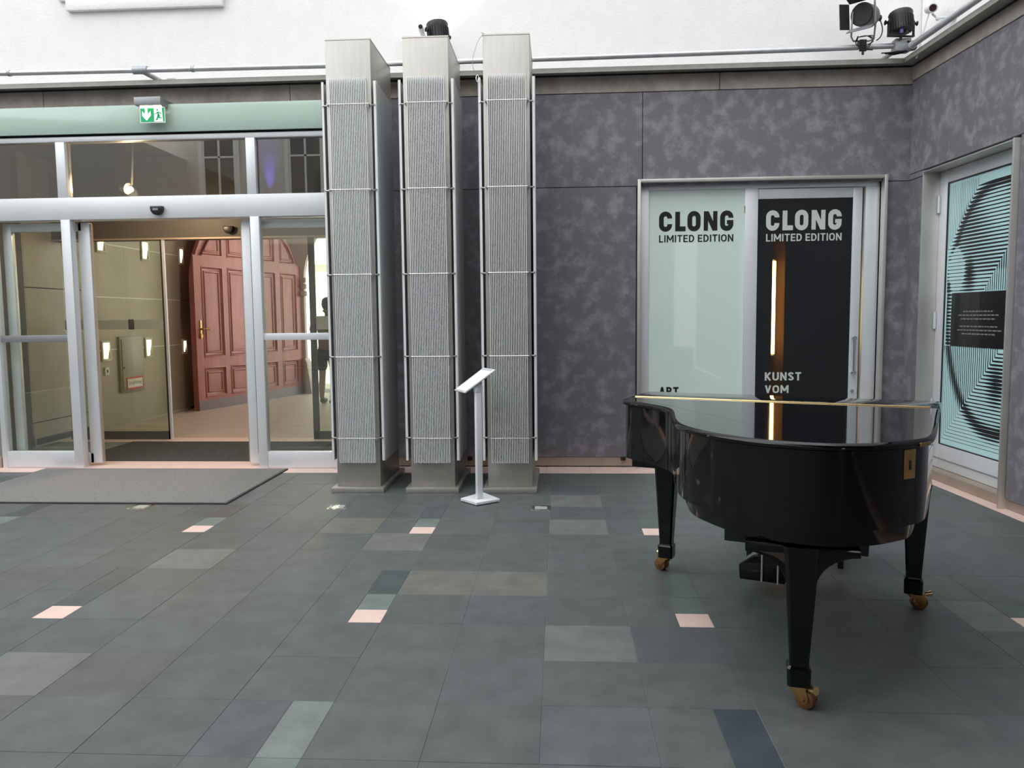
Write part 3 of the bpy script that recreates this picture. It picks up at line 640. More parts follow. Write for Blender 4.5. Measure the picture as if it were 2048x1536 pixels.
o = bx('trim_10', M['pave'], None, -16, 8, 15.1, 24, -0.1, -0.005, kind='structure', label='sunlit paving of the street beyond the arch'); o['category'] = 'street'
ws = bx('wall_street', M['street_white'], None, -16, 8, 22.0, 22.4, 0, 5.2, kind='structure', label='sunlit white house front across the street beyond the arch'); ws['category'] = 'wall'
bx('plinth', M['mauve'], ws, -16, 8, 21.93, 22.0, 0, 0.55); bx('cornice', M['street_white'], ws, -16, 8, 21.85, 22.0, 3.0, 3.12)

# ================================================================== LIGHT COLUMNS
def column(x0, x1, label):
    cx = (x0 + x1) / 2
    t = thing('metal_column', label, 'column', (cx, 6.80, 0), group='steel columns with slatted screens', kind='thing')
    h = (x1 - x0) / 2; FY = -0.37; BY = 0.40                        # front 6.43, back 7.20
    bm = nb(); box(bm, -h - 0.038, h + 0.038, FY - 0.065, BY + 0.07, 0, 0.042); build('base_plate', bm, M['steel'], t, bevel=0.004)
    bm = nb(); box(bm, -h, h, FY, BY, 0.042, 3.722); build('shaft', bm, M['steel'], t, bevel=0.004)
    bm = nb(); box(bm, -h - 0.002, h + 0.002, FY - 0.002, BY + 0.002, 3.722, 3.732); build('cap', bm, M['bolt'], t)
    N = 22; s0, s1 = -h + 0.042, h - 0.036
    bm = nb(); box(bm, -0.0030, 0.0030, -0.016, 0.034, 0.253, 3.404); me = None
    for i in range(N):
        x = s0 + (s1 - s0) * i / (N - 1)
        if me is None:
            o = build('slat', bm, M['slat'], t, smooth=0); me = o.data
        else:
            o = bpy.data.objects.new('slat', me); COL.objects.link(o); o.parent = t
        o.location = (x, FY - 0.036, 0)
    for z in (3.201, 2.520, 1.830, 1.148, 0.462):
        bm = nb(); tube(bm, [(s0 - 0.028, FY - 0.050, z), (s1 + 0.028, FY - 0.050, z)], 0.0042, 8); c = build('cross_rod', bm, M['bolt'], t)
        for sx in (s0 - 0.022, s1 + 0.022):
            bm = nb(); tube(bm, [(sx, FY, z), (sx, FY - 0.058, z)], 0.008, 10); build('spacer', bm, M['bolt'], c)
    for sg in (-1, 1):                                             # bowed screens on the flanks
        xf = sg * (h + 0.028)
        bm = nb(); box(bm, xf - 0.008, xf + 0.012 if sg > 0 else xf + 0.008, FY - 0.01, FY + 0.006, 0.268, 3.392)
        fb = build('edge_bar', bm, M['slat'], t)
        bm = nb()
        for i in range(30):
            y = FY + 0.022 + i * 0.0225; u = i / 29
            x = sg * (h + 0.040 - 0.022 * math.sin(u * PI * 0.5))
            box(bm, x - 0.004, x + 0.004, y - 0.0106, y + 0.0106, 0.262, 3.395)
        build('side_slats', bm, M['slat_grey'], t, kind='stuff', smooth=0)
        for z in (3.201, 2.520, 1.830, 1.148, 0.462):
            bm = nb(); tube(bm, [(sg * (h + 0.001), FY + 0.0, z), (sg * (h + 0.026), FY - 0.012, z), (sg * (h + 0.03), FY - 0.02, z)], 0.007, 8); build('spacer', bm, M['bolt'], fb)
    return t
column(-1.886, -1.513, 'leftmost steel column with slatted screens, next to the glass entrance')
column(-1.250, -0.877, 'middle steel column with slatted screens and a stage lamp on top')
column(-0.597, -0.221, 'right-hand steel column with slatted screens, behind the white information stand')

# ================================================================== PIPE RAIL AND STAGE LAMPS
pr = thing('pipe_rail', 'long galvanised lighting pipe in front of the white wall above the back ledge', 'pipe', (-1.0, 7.27, 3.735)); Sp = shift(pr)
def P3(px, py, Y): return onY(px, py, Y)
pipe_pts = [P3(-140, 150, 7.27), P3(0, 146, 7.27), P3(300, 140.5, 7.27), P3(650, 133, 7.27), P3(915, 124.5, 7.27), P3(1120, 118, 7.27), P3(1640, 96.6, 7.27), P3(1800, 89, 7.27)]
zc = sum(p.z for p in pipe_pts) / len(pipe_pts); pipe_pts = [Vector((p.x, 7.27, p.z * 0.6 + zc * 0.4)) for p in pipe_pts]
bm = nb(); tube(bm, [Sp @ p for p in pipe_pts], 0.024, 14); build('pipe', bm, M['galv'], pr)
def sleeve(root, S, p, d, L, r, name='coupling', m='galv_rough'):
    bm = nb(); tube(bm, [S @ (p - d * L / 2), S @ (p + d * L / 2)], r, 14); return build(name, bm, M[m], root, bevel=0.002)
dx = Vector((1, 0, 0))
def on_pipe(px):
    for a, b in zip(pipe_pts, pipe_pts[1:]):
        pa = P3(px, 120, 7.27).x
        if a.x <= pa <= b.x: return a.lerp(b, (pa - a.x) / (b.x - a.x))
    return pipe_pts[-1]
for px, L, r in ((17, 0.03, 0.029), (280, 0.14, 0.036), (385, 0.03, 0.029)): sleeve(pr, Sp, on_pipe(px), dx, L, r)
p = on_pipe(283)
bm = nb(); tube(bm, [Sp @ (p + Vector((0, 0.0, -0.01))), Sp @ (p + Vector((0.10, 0.26, -0.055)))], 0.022, 12); box(bm, *(lambda q: (q.x - 0.04, q.x + 0.04, q.y - 0.01, q.y + 0.01, q.z - 0.05, q.z + 0.05))(Sp @ (p + Vector((0.11, 0.335, -0.03))))); build('wall_bracket', bm, M['galv_rough'], pr)
pr2 = thing('pipe_rail', 'galvanised lighting pipe running along the right wall above its ledge', 'pipe', tuple(rw(1.5, 0.18, 3.735))); Sq = shift(pr2)
q0, q1 = rw(0.28, 0.185, 3.775), rw(7.0, 0.20, 3.80)
bm = nb(); tube(bm, [Sq @ q0, Sq @ q1], 0.027, 14); build('pipe', bm, M['galv'], pr2)
sleeve(pr2, Sq, q0 + SX * 0.03, SX, 0.10, 0.034)
for s in (2.6, 5.2):
    bm = nb(); tube(bm, [Sq @ rw(s, 0.19, 3.78), Sq @ rw(s, -0.12, 3.745)], 0.02, 10); build('wall_bracket', bm, M['galv_rough'], pr2)
# corner fitting
bm = nb(); c0 = Sp @ pipe_pts[-1]; box(bm, c0.x - 0.06, c0.x + 0.08, -0.05, 0.05, c0.z - 0.06, c0.z + 0.05); build('clamp_body', bm, M['galv_rough'], pr, bevel=0.012)
bm = nb(); tube(bm, [c0, c0 + Vector((0.05, 0.0, 0.0)), Sp @ (q0 - SX * 0.075)], 0.028, 12); tube(bm, [c0 + Vector((-0.02, 0, -0.03)), c0 + Vector((-0.10, 0.25, -0.075))], 0.02, 10); build('clamp_arm', bm, M['galv_rough'], pr)
bm = nb()
for k in range(4): tube(bm, catmull([tuple(c0 + Vector(v)) for v in ((0.04 + 0.02 * k, -0.055, 0.02), (0.10, -0.075, -0.03 - 0.01 * k), (0.02 - 0.03 * k, -0.065, -0.075), (-0.08 - 0.03 * k, -0.03, -0.088 + 0.006 * k))], 5), 0.0055, 6)
build('cable', bm, M['black'], pr)

def yoke(bm, pts, w2, t): tube(bm, pts, w2, 8)
# big lamp with barn doors: built about its tilt axis, stands upright above the pipe
base = on_pipe(1722)
t = thing('stage_lamp', 'black stage lamp with barn doors clamped upright on the lighting pipe', 'stage lamp', (base.x, 7.27, base.z + 0.028)); ax = 0.235
Rb = Matrix.Translation((0.03, -0.01, ax)) @ Matrix.Rotation(math.radians(-40), 4, 'Z') @ Matrix.Rotation(math.radians(8), 4, 'X')
cylY = lambda bm, y0, y1, r0, r1, n=20: tube(bm, [Rb @ Vector((0, y0, 0)), Rb @ Vector((0, y1, 0))], [r0, r1], n)
bm = nb(); tube(bm, [Rb @ Vector((0, y, 0)) for y in (-0.10, 0.06, 0.12, 0.15)], [0.098, 0.098, 0.075, 0.035], 20); build('lamp_body', bm, M['grey_body'], t)
bm = nb(); tube(bm, [Rb @ Vector((0.0, 0.14, -0.02)), Rb @ Vector((0.0, 0.185, -0.03))], [0.03, 0.022], 10); build('rear_cap', bm, M['black'], t)
bm = nb(); cylY(bm, -0.108, -0.10, 0.088, 0.088); build('lens', bm, M['dark_core'], t)
for k, (px, pz, rot) in enumerate(((-0.115, 0, 0), (0.115, 0, 0), (0, 0.115, 1), (0, -0.115, 1))):
    bm = nb(); Xd = Rb @ Matrix.Translation((px * 0.92, -0.11, pz * 0.92)) @ (Matrix.Rotation(math.radians(-24 if px < 0 else 24 if px > 0 else 0), 4, 'Z') @ Matrix.Rotation(math.radians(-22 if pz > 0 else 22 if pz < 0 else 0), 4, 'X'))
    if rot: box(bm, -0.10, 0.10, -0.11, 0.0, -0.003, 0.003, Xd)
    else: box(bm, -0.003, 0.003, -0.11, 0.0, -0.105, 0.105, Xd)
    build('barn_door', bm, M['black_matt'] if k not in (1, 3) else M['alu_dark'], t)
bm = nb(); tube(bm, [(-0.10, -0.05, ax + 0.02), (-0.105, -0.04, 0.05), (-0.075, -0.01, 0.022), (0.06, 0, 0.022), (0.12, 0.04, 0.05), (0.145, 0.06, ax + 0.02)], 0.008, 8); build('yoke', bm, M['alu_dark'], t)
bm = nb(); tube(bm, [(0.135, 0.055, ax), (0.18, 0.07, ax + 0.005)], [0.014, 0.028], 10); build('tilt_knob', bm, M['black'], t)
bm = nb(); box(bm, -0.03, 0.03, -0.045, -0.026, -0.075, 0.024); box(bm, -0.03, 0.03, -0.026, 0.03, -0.001, 0.024); tube(bm, [(0, -0.04, -0.06), (0.08, -0.055, -0.07)], 0.007, 8); tube(bm, [(0, -0.036, -0.07), (0, -0.036, -0.105)], 0.011, 8); build('hook_clamp', bm, M['black_matt'], t, bevel=0.005)
bm = nb()
for k in range(3): tube(bm, catmull([(-0.05, -0.05, 0.03 + 0.01 * k), (-0.07, -0.06, -0.02), (0.01 * k, -0.06, -0.03 - 0.02 * k), (0.08, -0.055, 0.02 * k), (0.03, -0.05, 0.05), (-0.05, -0.05, 0.04)], 4), 0.004, 6)
tube(bm, catmull([(0.17, 0.05, ax), (0.185, 0.02, 0.13), (0.155, -0.02, 0.05), (0.11, -0.05, 0.01)], 6), 0.005, 6)
build('cable', bm, M['black'], t)
# round LED lamps
def led_lamp(name, label, loc, tilt, rz, hgt=0.125, plug=True, stud=0.026):
    t = thing(name, label, 'stage lamp', loc, rz)
    Rl = Matrix.Translation((0, 0, hgt)) @ Matrix.Rotation(tilt, 4, 'X'); r = 0.098
    bm = nb(); tube(bm, [Rl @ Vector((0, 0, z)) for z in (-0.085, -0.075, 0.055, 0.08, 0.092)], [0.07, 0.088, r - 0.004, 0.10, 0.094], 24); build('lamp_body', bm, M['grey_body'], t, smooth=50)
    bm = nb()
    for k in range(26):
        a = 2 * PI * k / 26; Xk = Rl @ Matrix.Rotation(a, 4, 'Z'); box(bm, 0.088, 0.101, -0.003, 0.003, -0.07, 0.045, Xk)
    build('cooling_fins', bm, M['black_matt'], t, kind='stuff', smooth=0)
    bm = nb(); tube(bm, [Rl @ Vector((0, 0, 0.092)), Rl @ Vector((0, 0, 0.095))], 0.086, 24); build('lens', bm, M['led_blue'], t)
    bm = nb()
    for sx in (-1, 1): box(bm, sx * 0.114 - 0.005, sx * 0.114 + 0.005, -0.012, 0.012, 0.006, hgt + 0.02)
    box(bm, -0.119, 0.119, -0.016, 0.016, 0.0, 0.009); tube(bm, [(0, 0, 0), (0, 0, -stud)], 0.012, 10); build('yoke', bm, M['black_matt'], t)
    for sx in (-1, 1):
        bm = nb(); tube(bm, [(sx * 0.095, 0, hgt), (sx * 0.13, 0, hgt), (sx * 0.145, 0, hgt)], [0.009, 0.011, 0.022], 10); build('tilt_knob', bm, M['black'], t)
    if plug:
        bm = nb(); tube(bm, [(-0.03, -0.06, 0.055), (-0.03, -0.06, 0.01)], 0.015, 10); build('plug', bm, M['blue_plug'], t)
        bm = nb(); tube(bm, [(0.02, -0.055, 0.055), (0.02, -0.055, 0.012)], 0.012, 10); build('cable', bm, M['black'], t)
    return t
led_lamp('stage_lamp', 'round black finned stage lamp standing upright at the pipe corner', (onY(1800, 60, 7.22).x, 7.20, on_pipe(1790).z + 0.052), math.radians(-10), math.radians(8), 0.115)
bp2 = on_pipe(877)
L2 = led_lamp('stage_lamp', 'round dark finned stage lamp showing above the middle steel column', (bp2.x, 7.27, bp2.z + 0.026), math.radians(-8), 0.9, 0.225, plug=False, stud=0.002)
ld = bpy.data.lights.new('stage_beam', 'SPOT'); ld.energy = 13; ld.color = (0.58, 0.68, 1.0); ld.spot_size = math.radians(120); ld.spot_blend = 1.0; ld.shadow_soft_size = 0.05
lo = bpy.data.objects.new('stage_beam', ld); COL.objects.link(lo); lo.parent = L2; lo.location = (0.078, 0.062, 0.34); lo.rotation_euler = (math.radians(180 - 12), 0, -0.9)
ta, tb = onY(847, 74, 7.60), onY(841, 53.5, 7.14)
t = thing('white_tube', 'short open white tube end sticking out above the middle steel column', 'tube', tuple(ta))
dv = tb - ta
bm = nb(); tube(bm, [(0, 0, 0), tuple(dv)], 0.023, 16); build('tube_body', bm, M['white_paint'], t)
bm = nb(); tube(bm, [tuple(dv), tuple(dv * 1.004)], 0.019, 16); build('tube_opening', bm, M['black'], t)
# wire with carabiner on the right column
t = thing('safety_wire', 'thin steel safety wire with a snap hook hanging beside the right steel column', 'wire', (-0.60, 6.60, 3.733))
bm = nb(); q = [onY(*p, 6.40) - Vector((-0.60, 6.60, 3.733)) for p in ((966, 69), (957, 80), (950, 100), (945, 122), (947, 138), (954, 149))]
tube(bm, catmull([tuple(v) for v in [Vector((0.10, 0.0, 0.004)), Vector((0.0, -0.18, 0.006))] + q], 6), 0.0022, 6); build('wire', bm, M['alu_dark'], t)
c = onY(955, 157, 6.40) - Vector((-0.60, 6.60, 3.733))
bm = nb(); tube(bm, [tuple(c + Vector((0.011 * math.sin(a), 0, 0.026 * math.cos(a)))) for a in [2 * PI * i / 20 for i in range(21)]], 0.0035, 6, caps=False); build('snap_hook', bm, M['bolt'], t)
# surveillance camera on the right upper wall
c = rw(0.40, 0.05, 4.045)
t = thing('surveillance_camera', 'small white surveillance camera on an arm at the upper right wall', 'camera', tuple(c))
bm = nb(); tube(bm, [(0.02, 0.10, 0.05), (-0.02, -0.06, 0.0)], 0.04, 16); build('camera_body', bm, M['white_paint'], t, bevel=0.004)
bm = nb(); tube(bm, [(-0.02, -0.06, 0.0), (-0.022, -0.066, -0.002)], 0.029, 16); build('lens', bm, mat('dark_red_lens', (0.035, 0.010, 0.014), 0.3), t)
bm = nb(); tube(bm, [(0.02, 0.03, -0.02), (0.04, -0.02, -0.075), (0.16, -0.04, -0.065)], 0.010, 8); ball(bm, (0.04, -0.02, -0.075), 0.018); box(bm, 0.15, 0.172, -0.07, -0.01, -0.10, -0.03); build('arm', bm, M['white_paint'], t)
bm = nb(); tube(bm, catmull([(0.0, 0.05, 0.0), (-0.05, 0.06, -0.20), (-0.08, 0.08, -0.37)], 5), 0.006, 6); build('cable', bm, M['white_paint'], t)

# exit sign
t = thing('exit_sign', 'lit green emergency exit sign with arrow and running figure under a grey box', 'exit sign', (-3.79, 7.385, 3.52)); Se = shift(t)
e0, e1, e2, e3 = onY(267, 194, 7.24), onY(321, 208.5, 7.24), onY(274, 215, 7.24), onY(323, 240, 7.24)
wbox(t, Se, 'housing', 'alu_dark', e0.x, e1.x, 7.24, 7.49, e1.z, e0.z, bevel=0.004)
wbox(t, Se, 'lamp_strip', 'exit_lamp', e0.x + 0.03, e1.x - 0.02, 7.285, 7.30, e1.z - 0.012, e1.z - 0.001)
pn = wbox(t, Se, 'sign_plate', 'white_gloss', e2.x - 0.008, e3.x + 0.006, 7.30, 7.306, e3.z - 0.008, e1.z - 0.008)
W, H = (e3.x - e2.x), (e1.z - 0.014 - e3.z)
toE = lambda u, v, a: Se @ Vector((e2.x + u * W, 7.30 - a, e3.z + v * H))
bm = flat([((0, 0), (1, 0), (1, 1), (0, 1))], toE, 0.001); build('green_field', bm, M['exit_green'], pn, recalc=False)
bm = flat([((0.57, 0.02), (0.93, 0.02), (0.90, 0.98), (0.57, 0.98))], toE, 0.002)
for q in (((0.19, 0.97), (0.30, 0.97), (0.30, 0.40), (0.19, 0.40)), ((0.245, 0.10), (0.43, 0.46), (0.42, 0.78), (0.245, 0.42)), ((0.245, 0.10), (0.245, 0.42), (0.07, 0.78), (0.06, 0.46))):
    bm.faces.new([bm.verts.new(toE(u, v, 0.002)) for u, v in q])
build('white_print', bm, M['exit_white'], pn, recalc=False)
q = strip([(0.57, 0.55), (0.66, 0.58), (0.72, 0.68), (0.80, 0.68), (0.87, 0.52)], 0.055) + strip([(0.73, 0.70), (0.77, 0.42), (0.79, 0.28), (0.90, 0.27)], 0.085) + strip([(0.75, 0.50), (0.72, 0.30), (0.66, 0.10)], 0.085)
bm = flat(q, toE, 0.003); bm.faces.new([bm.verts.new(toE(0.71 + 0.04 * math.cos(a), 0.84 + 0.085 * math.sin(a), 0.003)) for a in [2 * PI * i / 12 for i in range(12)]])
build('running_figure', bm, M['exit_green'], pn, recalc=False)

# ================================================================== SHOP DOOR (door_3)
d3 = thing('door_3', 'shop entrance with an aqua film window and a black glass door in a steel frame', 'door', (1.89, 7.5, 0), kind='structure'); S3 = shift(d3)
def d3b(name, m, *a, **k): return wbox(d3, S3, name, m, *a, **k)
FX0, FX1, FZ = 0.748, 3.030, 2.737
for nm, a in (('frame_jamb', (FX0, FX0 + 0.03, 0.0, FZ)), ('frame_jamb', (FX1 - 0.03, FX1, 0.0, FZ)), ('frame_head', (FX0 + 0.03, FX1 - 0.03, FZ - 0.03, FZ))):
    d3b(nm, 'frame_steel', a[0], a[1], YW - 0.05, YW + 0.12, a[2], a[3], bevel=0.002)
YI = YW + 0.055
sc = YI / YW
def X3(px, py=600): return onY(px, py, YI).x
def Z3(px, py): return onY(px, py, YI).z
zgt, zdt = Z3(1390, 379), Z3(1610, 396)
gx0, gx1 = X3(1297), X3(1487); mx1 = X3(1513)
d3b('side_stile', 'alu', FX0 + 0.03, gx0, YI, YI + 0.07, 0.0, 2.707, bevel=0.002)
d3b('head_rail', 'alu', gx0, FX1 - 0.03, YI, YI + 0.07, zgt, 2.707, bevel=0.002)
d3b('middle_stile', 'alu', gx1, mx1, YI, YI + 0.07, 0.0, zgt, bevel=0.002)
d3b('side_stile', 'alu', X3(1726), FX1 - 0.03, YI, YI + 0.07, 0.0, zgt, bevel=0.002)
d3b('bottom_rail', 'alu', gx0, gx1, YI, YI + 0.07, 0.0, 0.16, bevel=0.002)
wp2 = d3b('film_pane', 'aqua', gx0, gx1, YI + 0.02, YI + 0.032, 0.16, zgt)
dl0, dl1 = mx1 + 0.004, X3(1723)
dx0, dx1 = X3(1514.5), X3(1702)
lf = bpy.data.objects.new('glass_leaf', None); COL.objects.link(lf); lf.parent = d3
wbox(lf, S3, 'leaf_frame', 'alu', dx1, dl1 - 0.012, YI + 0.012, YI + 0.06, 0.02, zgt - 0.006, bevel=0.002)
wbox(lf, S3, 'top_rail', 'alu', dl0, dx1, YI + 0.012, YI + 0.06, zdt, zgt - 0.006, bevel=0.002)
wbox(lf, S3, 'bottom_rail', 'alu', dl0, dx1, YI + 0.012, YI + 0.06, 0.02, 0.16, bevel=0.002)
px0, px1 = X3(1545), X3(1571)
wbox(lf, S3, 'black_pane', 'black_film', dl0, px0, YI + 0.02, YI + 0.032, 0.16, zdt)
wbox(lf, S3, 'black_pane', 'black_film', px1, dx1, YI + 0.02, YI + 0.032, 0.16, zdt)
wbox(lf, S3, 'black_pane', 'black_film', px0, px1, YI + 0.02, YI + 0.032, Z3(1557, 480), zdt)
wbox(lf, S3, 'clear_slot', 'smoke', px0, px1, YI + 0.02, YI + 0.032, 0.16, Z3(1557, 480))
hz0, hz1 = Z3(1709, 745), Z3(1709, 676); hx = X3(1709)
bm = nb(); tube(bm, [S3 @ Vector((hx, YI - 0.035, hz0 + 0.01)), S3 @ Vector((hx, YI - 0.035, hz1 - 0.01))], 0.011, 12)
for z in (hz0, hz1): tube(bm, [S3 @ Vector((hx, YI + 0.012, z)), S3 @ Vector((hx, YI - 0.045, z))], 0.019, 14)
build('pull_handle', bm, M['bolt'], lf)
bm = nb(); tube(bm, [S3 @ Vector((hx, YI + 0.012, Z3(1709, 782))), S3 @ Vector((hx, YI - 0.004, Z3(1709, 782)))], 0.016, 14); build('lock', bm, M['bolt'], lf)
for px, py, wdt, hgt in ((1490, 420, 0.008, 0.06),): d3b('edge_clip', 'brass_bright', gx1 - 0.006, gx1 + 0.002, YI - 0.004, YI, Z3(1490, 426), Z3(1490, 412))
# lettering
def letters(to, u0, u1, v0, v1, m, parent, name='lettering'):
    """CLONG in rounded bold capitals, 174 x 44 units"""
    s = 10.5; h = 44.0; hs = s / 2; q = []
    def arc(cx, cy, r, a0, a1, n=10): return [(cx + r * math.cos(a0 + (a1 - a0) * i / n), cy + r * math.sin(a0 + (a1 - a0) * i / n)) for i in range(n + 1)]
    def bowl(x, w2, gap_hi, gap_lo):
        r = w2 / 2 - hs; cx = x + w2 / 2
        return [(cx + r, gap_hi)] + arc(cx, h - hs - r, r, 0, PI) + arc(cx, hs + r, r, PI, 2 * PI) + [(cx + r, gap_lo)]
    q += strip(bowl(0, 29, 28.6, 16.4), s)
    q += strip([(36 + hs, h - 1), (36 + hs, 0.5)], s) + strip([(36, 0.5 + hs), (59, 0.5 + hs)], s)
    w2 = 29; r = w2 / 2 - hs; cx = 63 + w2 / 2
    q += strip(arc(cx, h - hs - r, r, 0, PI) + arc(cx, hs + r, r, PI, 2 * PI), s, closed=True)
    x = 99; q += strip([(x + hs * 0.9, 1), (x + hs * 0.9, h - 1)], s * 0.9) + strip([(x + 30 - hs * 0.9, 1), (x + 30 - hs * 0.9, h - 1)], s * 0.9)
    q.append(((x, h - 1), (x + 10.5, h - 1), (x + 30, 1), (x + 19.5, 1)))
    q += strip(bowl(135, 29, 28.4, 23.0), s); q += strip([(135 + 15.0, 18.7), (163.5, 18.7)], 8.5)
    U = 164.0
    quads = [[(u0 + p[0] / U * (u1 - u0), v0 + p[1] / h * (v1 - v0)) for p in qq] for qq in q]
    bm = flat(quads, to, 0.0012, 0.00003)
    return build(name, bm, m, parent, recalc=False, smooth=0)
def capitals(word, m, name, parent, to, u0, u1, v0, v1, wt=0.17):
    a_ = lambda cx, cy, rx, ry, t0, t1, n=8: [(cx + rx * math.cos(t0 + (t1 - t0) * i / n), cy + ry * math.sin(t0 + (t1 - t0) * i / n)) for i in range(n + 1)]
    h = wt / 2; T, B_ = 1 - h, h
    G_ = {'L': (0.50, [[(h, 1), (h, 0)], [(0, h), (0.50, h)]]), 'I': (wt, [[(h, 0), (h, 1)]]), 'M': (0.84, [[(h, 0), (h, 1)], [(0.84 - h, 0), (0.84 - h, 1)], [(h, 0.97), (0.42, 0.27)], [(0.42, 0.27), (0.84 - h, 0.97)]]),
          'T': (0.60, [[(0, T), (0.60, T)], [(0.30, 0), (0.30, T)]]), 'E': (0.54, [[(h, 0), (h, 1)], [(0, T), (0.54, T)], [(0, 0.5), (0.49, 0.5)], [(0, h), (0.54, h)]]),
          'D': (0.64, [[(h, 0), (h, 1)], [(0, T), (0.28, T)] + a_(0.28, 0.5, 0.36 - h, 0.5 - h, PI / 2, -PI / 2) + [(0, h)]]),
          'O': (0.68, [a_(0.34, 0.66, 0.34 - h, 0.34 - h, 0, PI) + a_(0.34, 0.34, 0.34 - h, 0.34 - h, PI, 2 * PI) + [(0.68 - h, 0.66)]]), 'N': (0.66, [[(h, 0), (h, 1)], [(0.66 - h, 0), (0.66 - h, 1)], [(h, 1 - h * 0.6), (0.66 - h, h * 0.6)]]),
          'K': (0.64, [[(h, 0), (h, 1)], [(h, 0.36), (0.56, 1)], [(0.22, 0.55), (0.58, 0)]]), 'U': (0.66, [[(h, 1), (h, 0.33)] + a_(0.33, 0.33, 0.33 - h, 0.33 - h, PI, 2 * PI) + [(0.66 - h, 1)]]),
          'S': (0.60, [a_(0.30, 0.74, 0.30 - h, 0.26 - h, 0.15, PI * 1.5) + a_(0.30, 0.27, 0.30 - h, 0.27 - h, PI / 2, -PI * 0.92)]), 'V': (0.66, [[(h, 1), (0.335, 0.0)], [(0.66 - h, 1), (0.325, 0.0)]]),
          'A': (0.68, [[(h, 0), (0.345, 1.0)], [(0.68 - h, 0), (0.335, 1.0)], [(0.15, 0.27), (0.53, 0.27)]]), 'R': (0.62, [[(h, 0), (h, 1)], [(0, T), (0.32, T)] + a_(0.32, 0.70, 0.27 - h, 0.30 - h, PI / 2, -PI / 2) + [(0, 0.40 + h)], [(0.30, 0.42), (0.57, 0)]]), ' ': (0.16, [])}
    x = 0; q = []
    for c in word:
        w2, st = G_[c]
        for s_ in st: q += [[(p[0] + x, p[1]) for p in qq] for qq in strip(s_, wt)]
        x += w2 + 0.135
    x -= 0.135
    return build(name, flat([[(u0 + p[0] / x * (u1 - u0), v0 + p[1] * (v1 - v0)) for p in qq] for qq in q], to, 0.0012, 0.00002), m, parent, recalc=False, smooth=0)
YG = YI + 0.02
toG = lambda u, v, a: S3 @ Vector((u, YG - a, v))
def RX(px0_, px1_, pyT, pyB):
    a = onY(px0_, (pyT + pyB) / 2, YG); b = onY(px1_, (pyT + pyB) / 2, YG); m_ = (px0_ + px1_) / 2
    return a.x, b.x, onY(m_, pyB, YG).z, onY(m_, pyT, YG).z
letters(toG, *RX(1318, 1466.5, 422, 462.5), M['black'], wp2)
capitals('LIMITED EDITION', M['black'], 'lettering', wp2, toG, *RX(1318, 1466.5, 469.5, 484), 0.165)
capitals('ART', M['black'], 'lettering', wp2, toG, *RX(1318, 1357, 774, 792), 0.21)
bp = [c for c in lf.children if c.name.startswith('black_pane')]
letters(toG, *RX(1532, 1683, 419.5, 460.5), M['white_print'], lf)
capitals('LIMITED EDITION', M['white_print'], 'lettering', lf, toG, *RX(1532, 1683, 467, 482), 0.165)
capitals('KUNST', M['white_print'], 'lettering', lf, toG, *RX(1529.5, 1602, 744.5, 761), 0.19)
capitals('VOM', M['white_print'], 'lettering', lf, toG, *RX(1529.5, 1577, 770.5, 786), 0.19)
# shop interior behind the slot
bm = nb(); box(bm, 0.75, 3.03, 8.9, 9.0, 0, 2.9); box(bm, 0.7, 0.75, 7.7, 9.0, 0, 2.9); box(bm, 3.03, 3.08, 7.7, 9.0, 0, 2.9); box(bm, 0.7, 3.08, 7.7, 9.0, 2.8, 2.9)
o = build('wall_shop', bm, M['black_matt'], None, kind='structure', label='dark walls of the shop behind the black glass door'); o['category'] = 'wall'
bx('bronze_panel', M['bronze_panel'], o, 1.9, 2.45, 8.55, 8.6, 0, 2.75)
a = onY(1550.5, 522, 8.4); b = onY(1548.5, 708, 8.4)
t = thing('light_strip', 'warm vertical light strip glowing behind the black shop door', 'lamp', (a.x, 8.45, b.z))
bm = nb(); box(bm, -0.02, 0.02, 0.0, 0.10, -0.02, a.z - b.z + 0.02); build('channel', bm, M['alu_dark'], t)
bm = nb(); box(bm, -0.017, 0.017, -0.02, 0.0, 0, a.z - b.z); build('led_tube', bm, M['led'], t)

# ================================================================== POSTER DOOR (door_4)
d4 = thing('door_4', 'glass door with a black and aqua line print on the right wall', 'door', tuple(rw(0.94, 0, 0)), kind='structure'); S4 = shift(d4) @ RW
def d4b(parent, name, m, *a, **k):
    bm = nb(); box(bm, *a, S4); return build(name, bm, M[m], parent, **k)
DP = -0.13
d4b(d4, 'frame_jamb', 'frame_steel', DS0, DS0 + 0.012, DP - 0.06, 0.022, 0.0, DZ, bevel=0.002)
d4b(d4, 'frame_jamb', 'frame_steel', DS1 - 0.02, DS1, DP - 0.06, 0.045, 0.0, DZ, bevel=0.002)
d4b(d4, 'frame_head', 'frame_steel', DS0 + 0.012, DS1 - 0.02, DP - 0.06, 0.022, DZ - 0.012, DZ, bevel=0.002)
d4b(d4, 'threshold', 'steel_dark', DS0, DS1, DP - 0.06, -0.03, 0.0, 0.085, bevel=0.002)
lf4 = bpy.data.objects.new('glass_leaf', None); COL.objects.link(lf4); lf4.parent = d4
s0, s1, z0, z1 = 0.418, 1.400, 0.30, 2.594
bm = nb(); box(bm, DS0 + 0.013, s0, DP - 0.05, DP, 0.088, 2.700, S4); box(bm, s1, 1.578, DP - 0.05, DP, 0.088, 2.700, S4); box(bm, s0, s1, DP - 0.05, DP, 0.088, z0, S4); box(bm, s0, s1, DP - 0.05, DP, z1, 2.700, S4)
build('leaf_frame', bm, M['alu'], lf4, bevel=0.003)
bm = nb(); box(bm, DS0 + 0.03, 1.565, DP, DP + 0.006, 0.17, 0.178, S4); build('rail_groove', bm, M['alu_dark'], lf4)
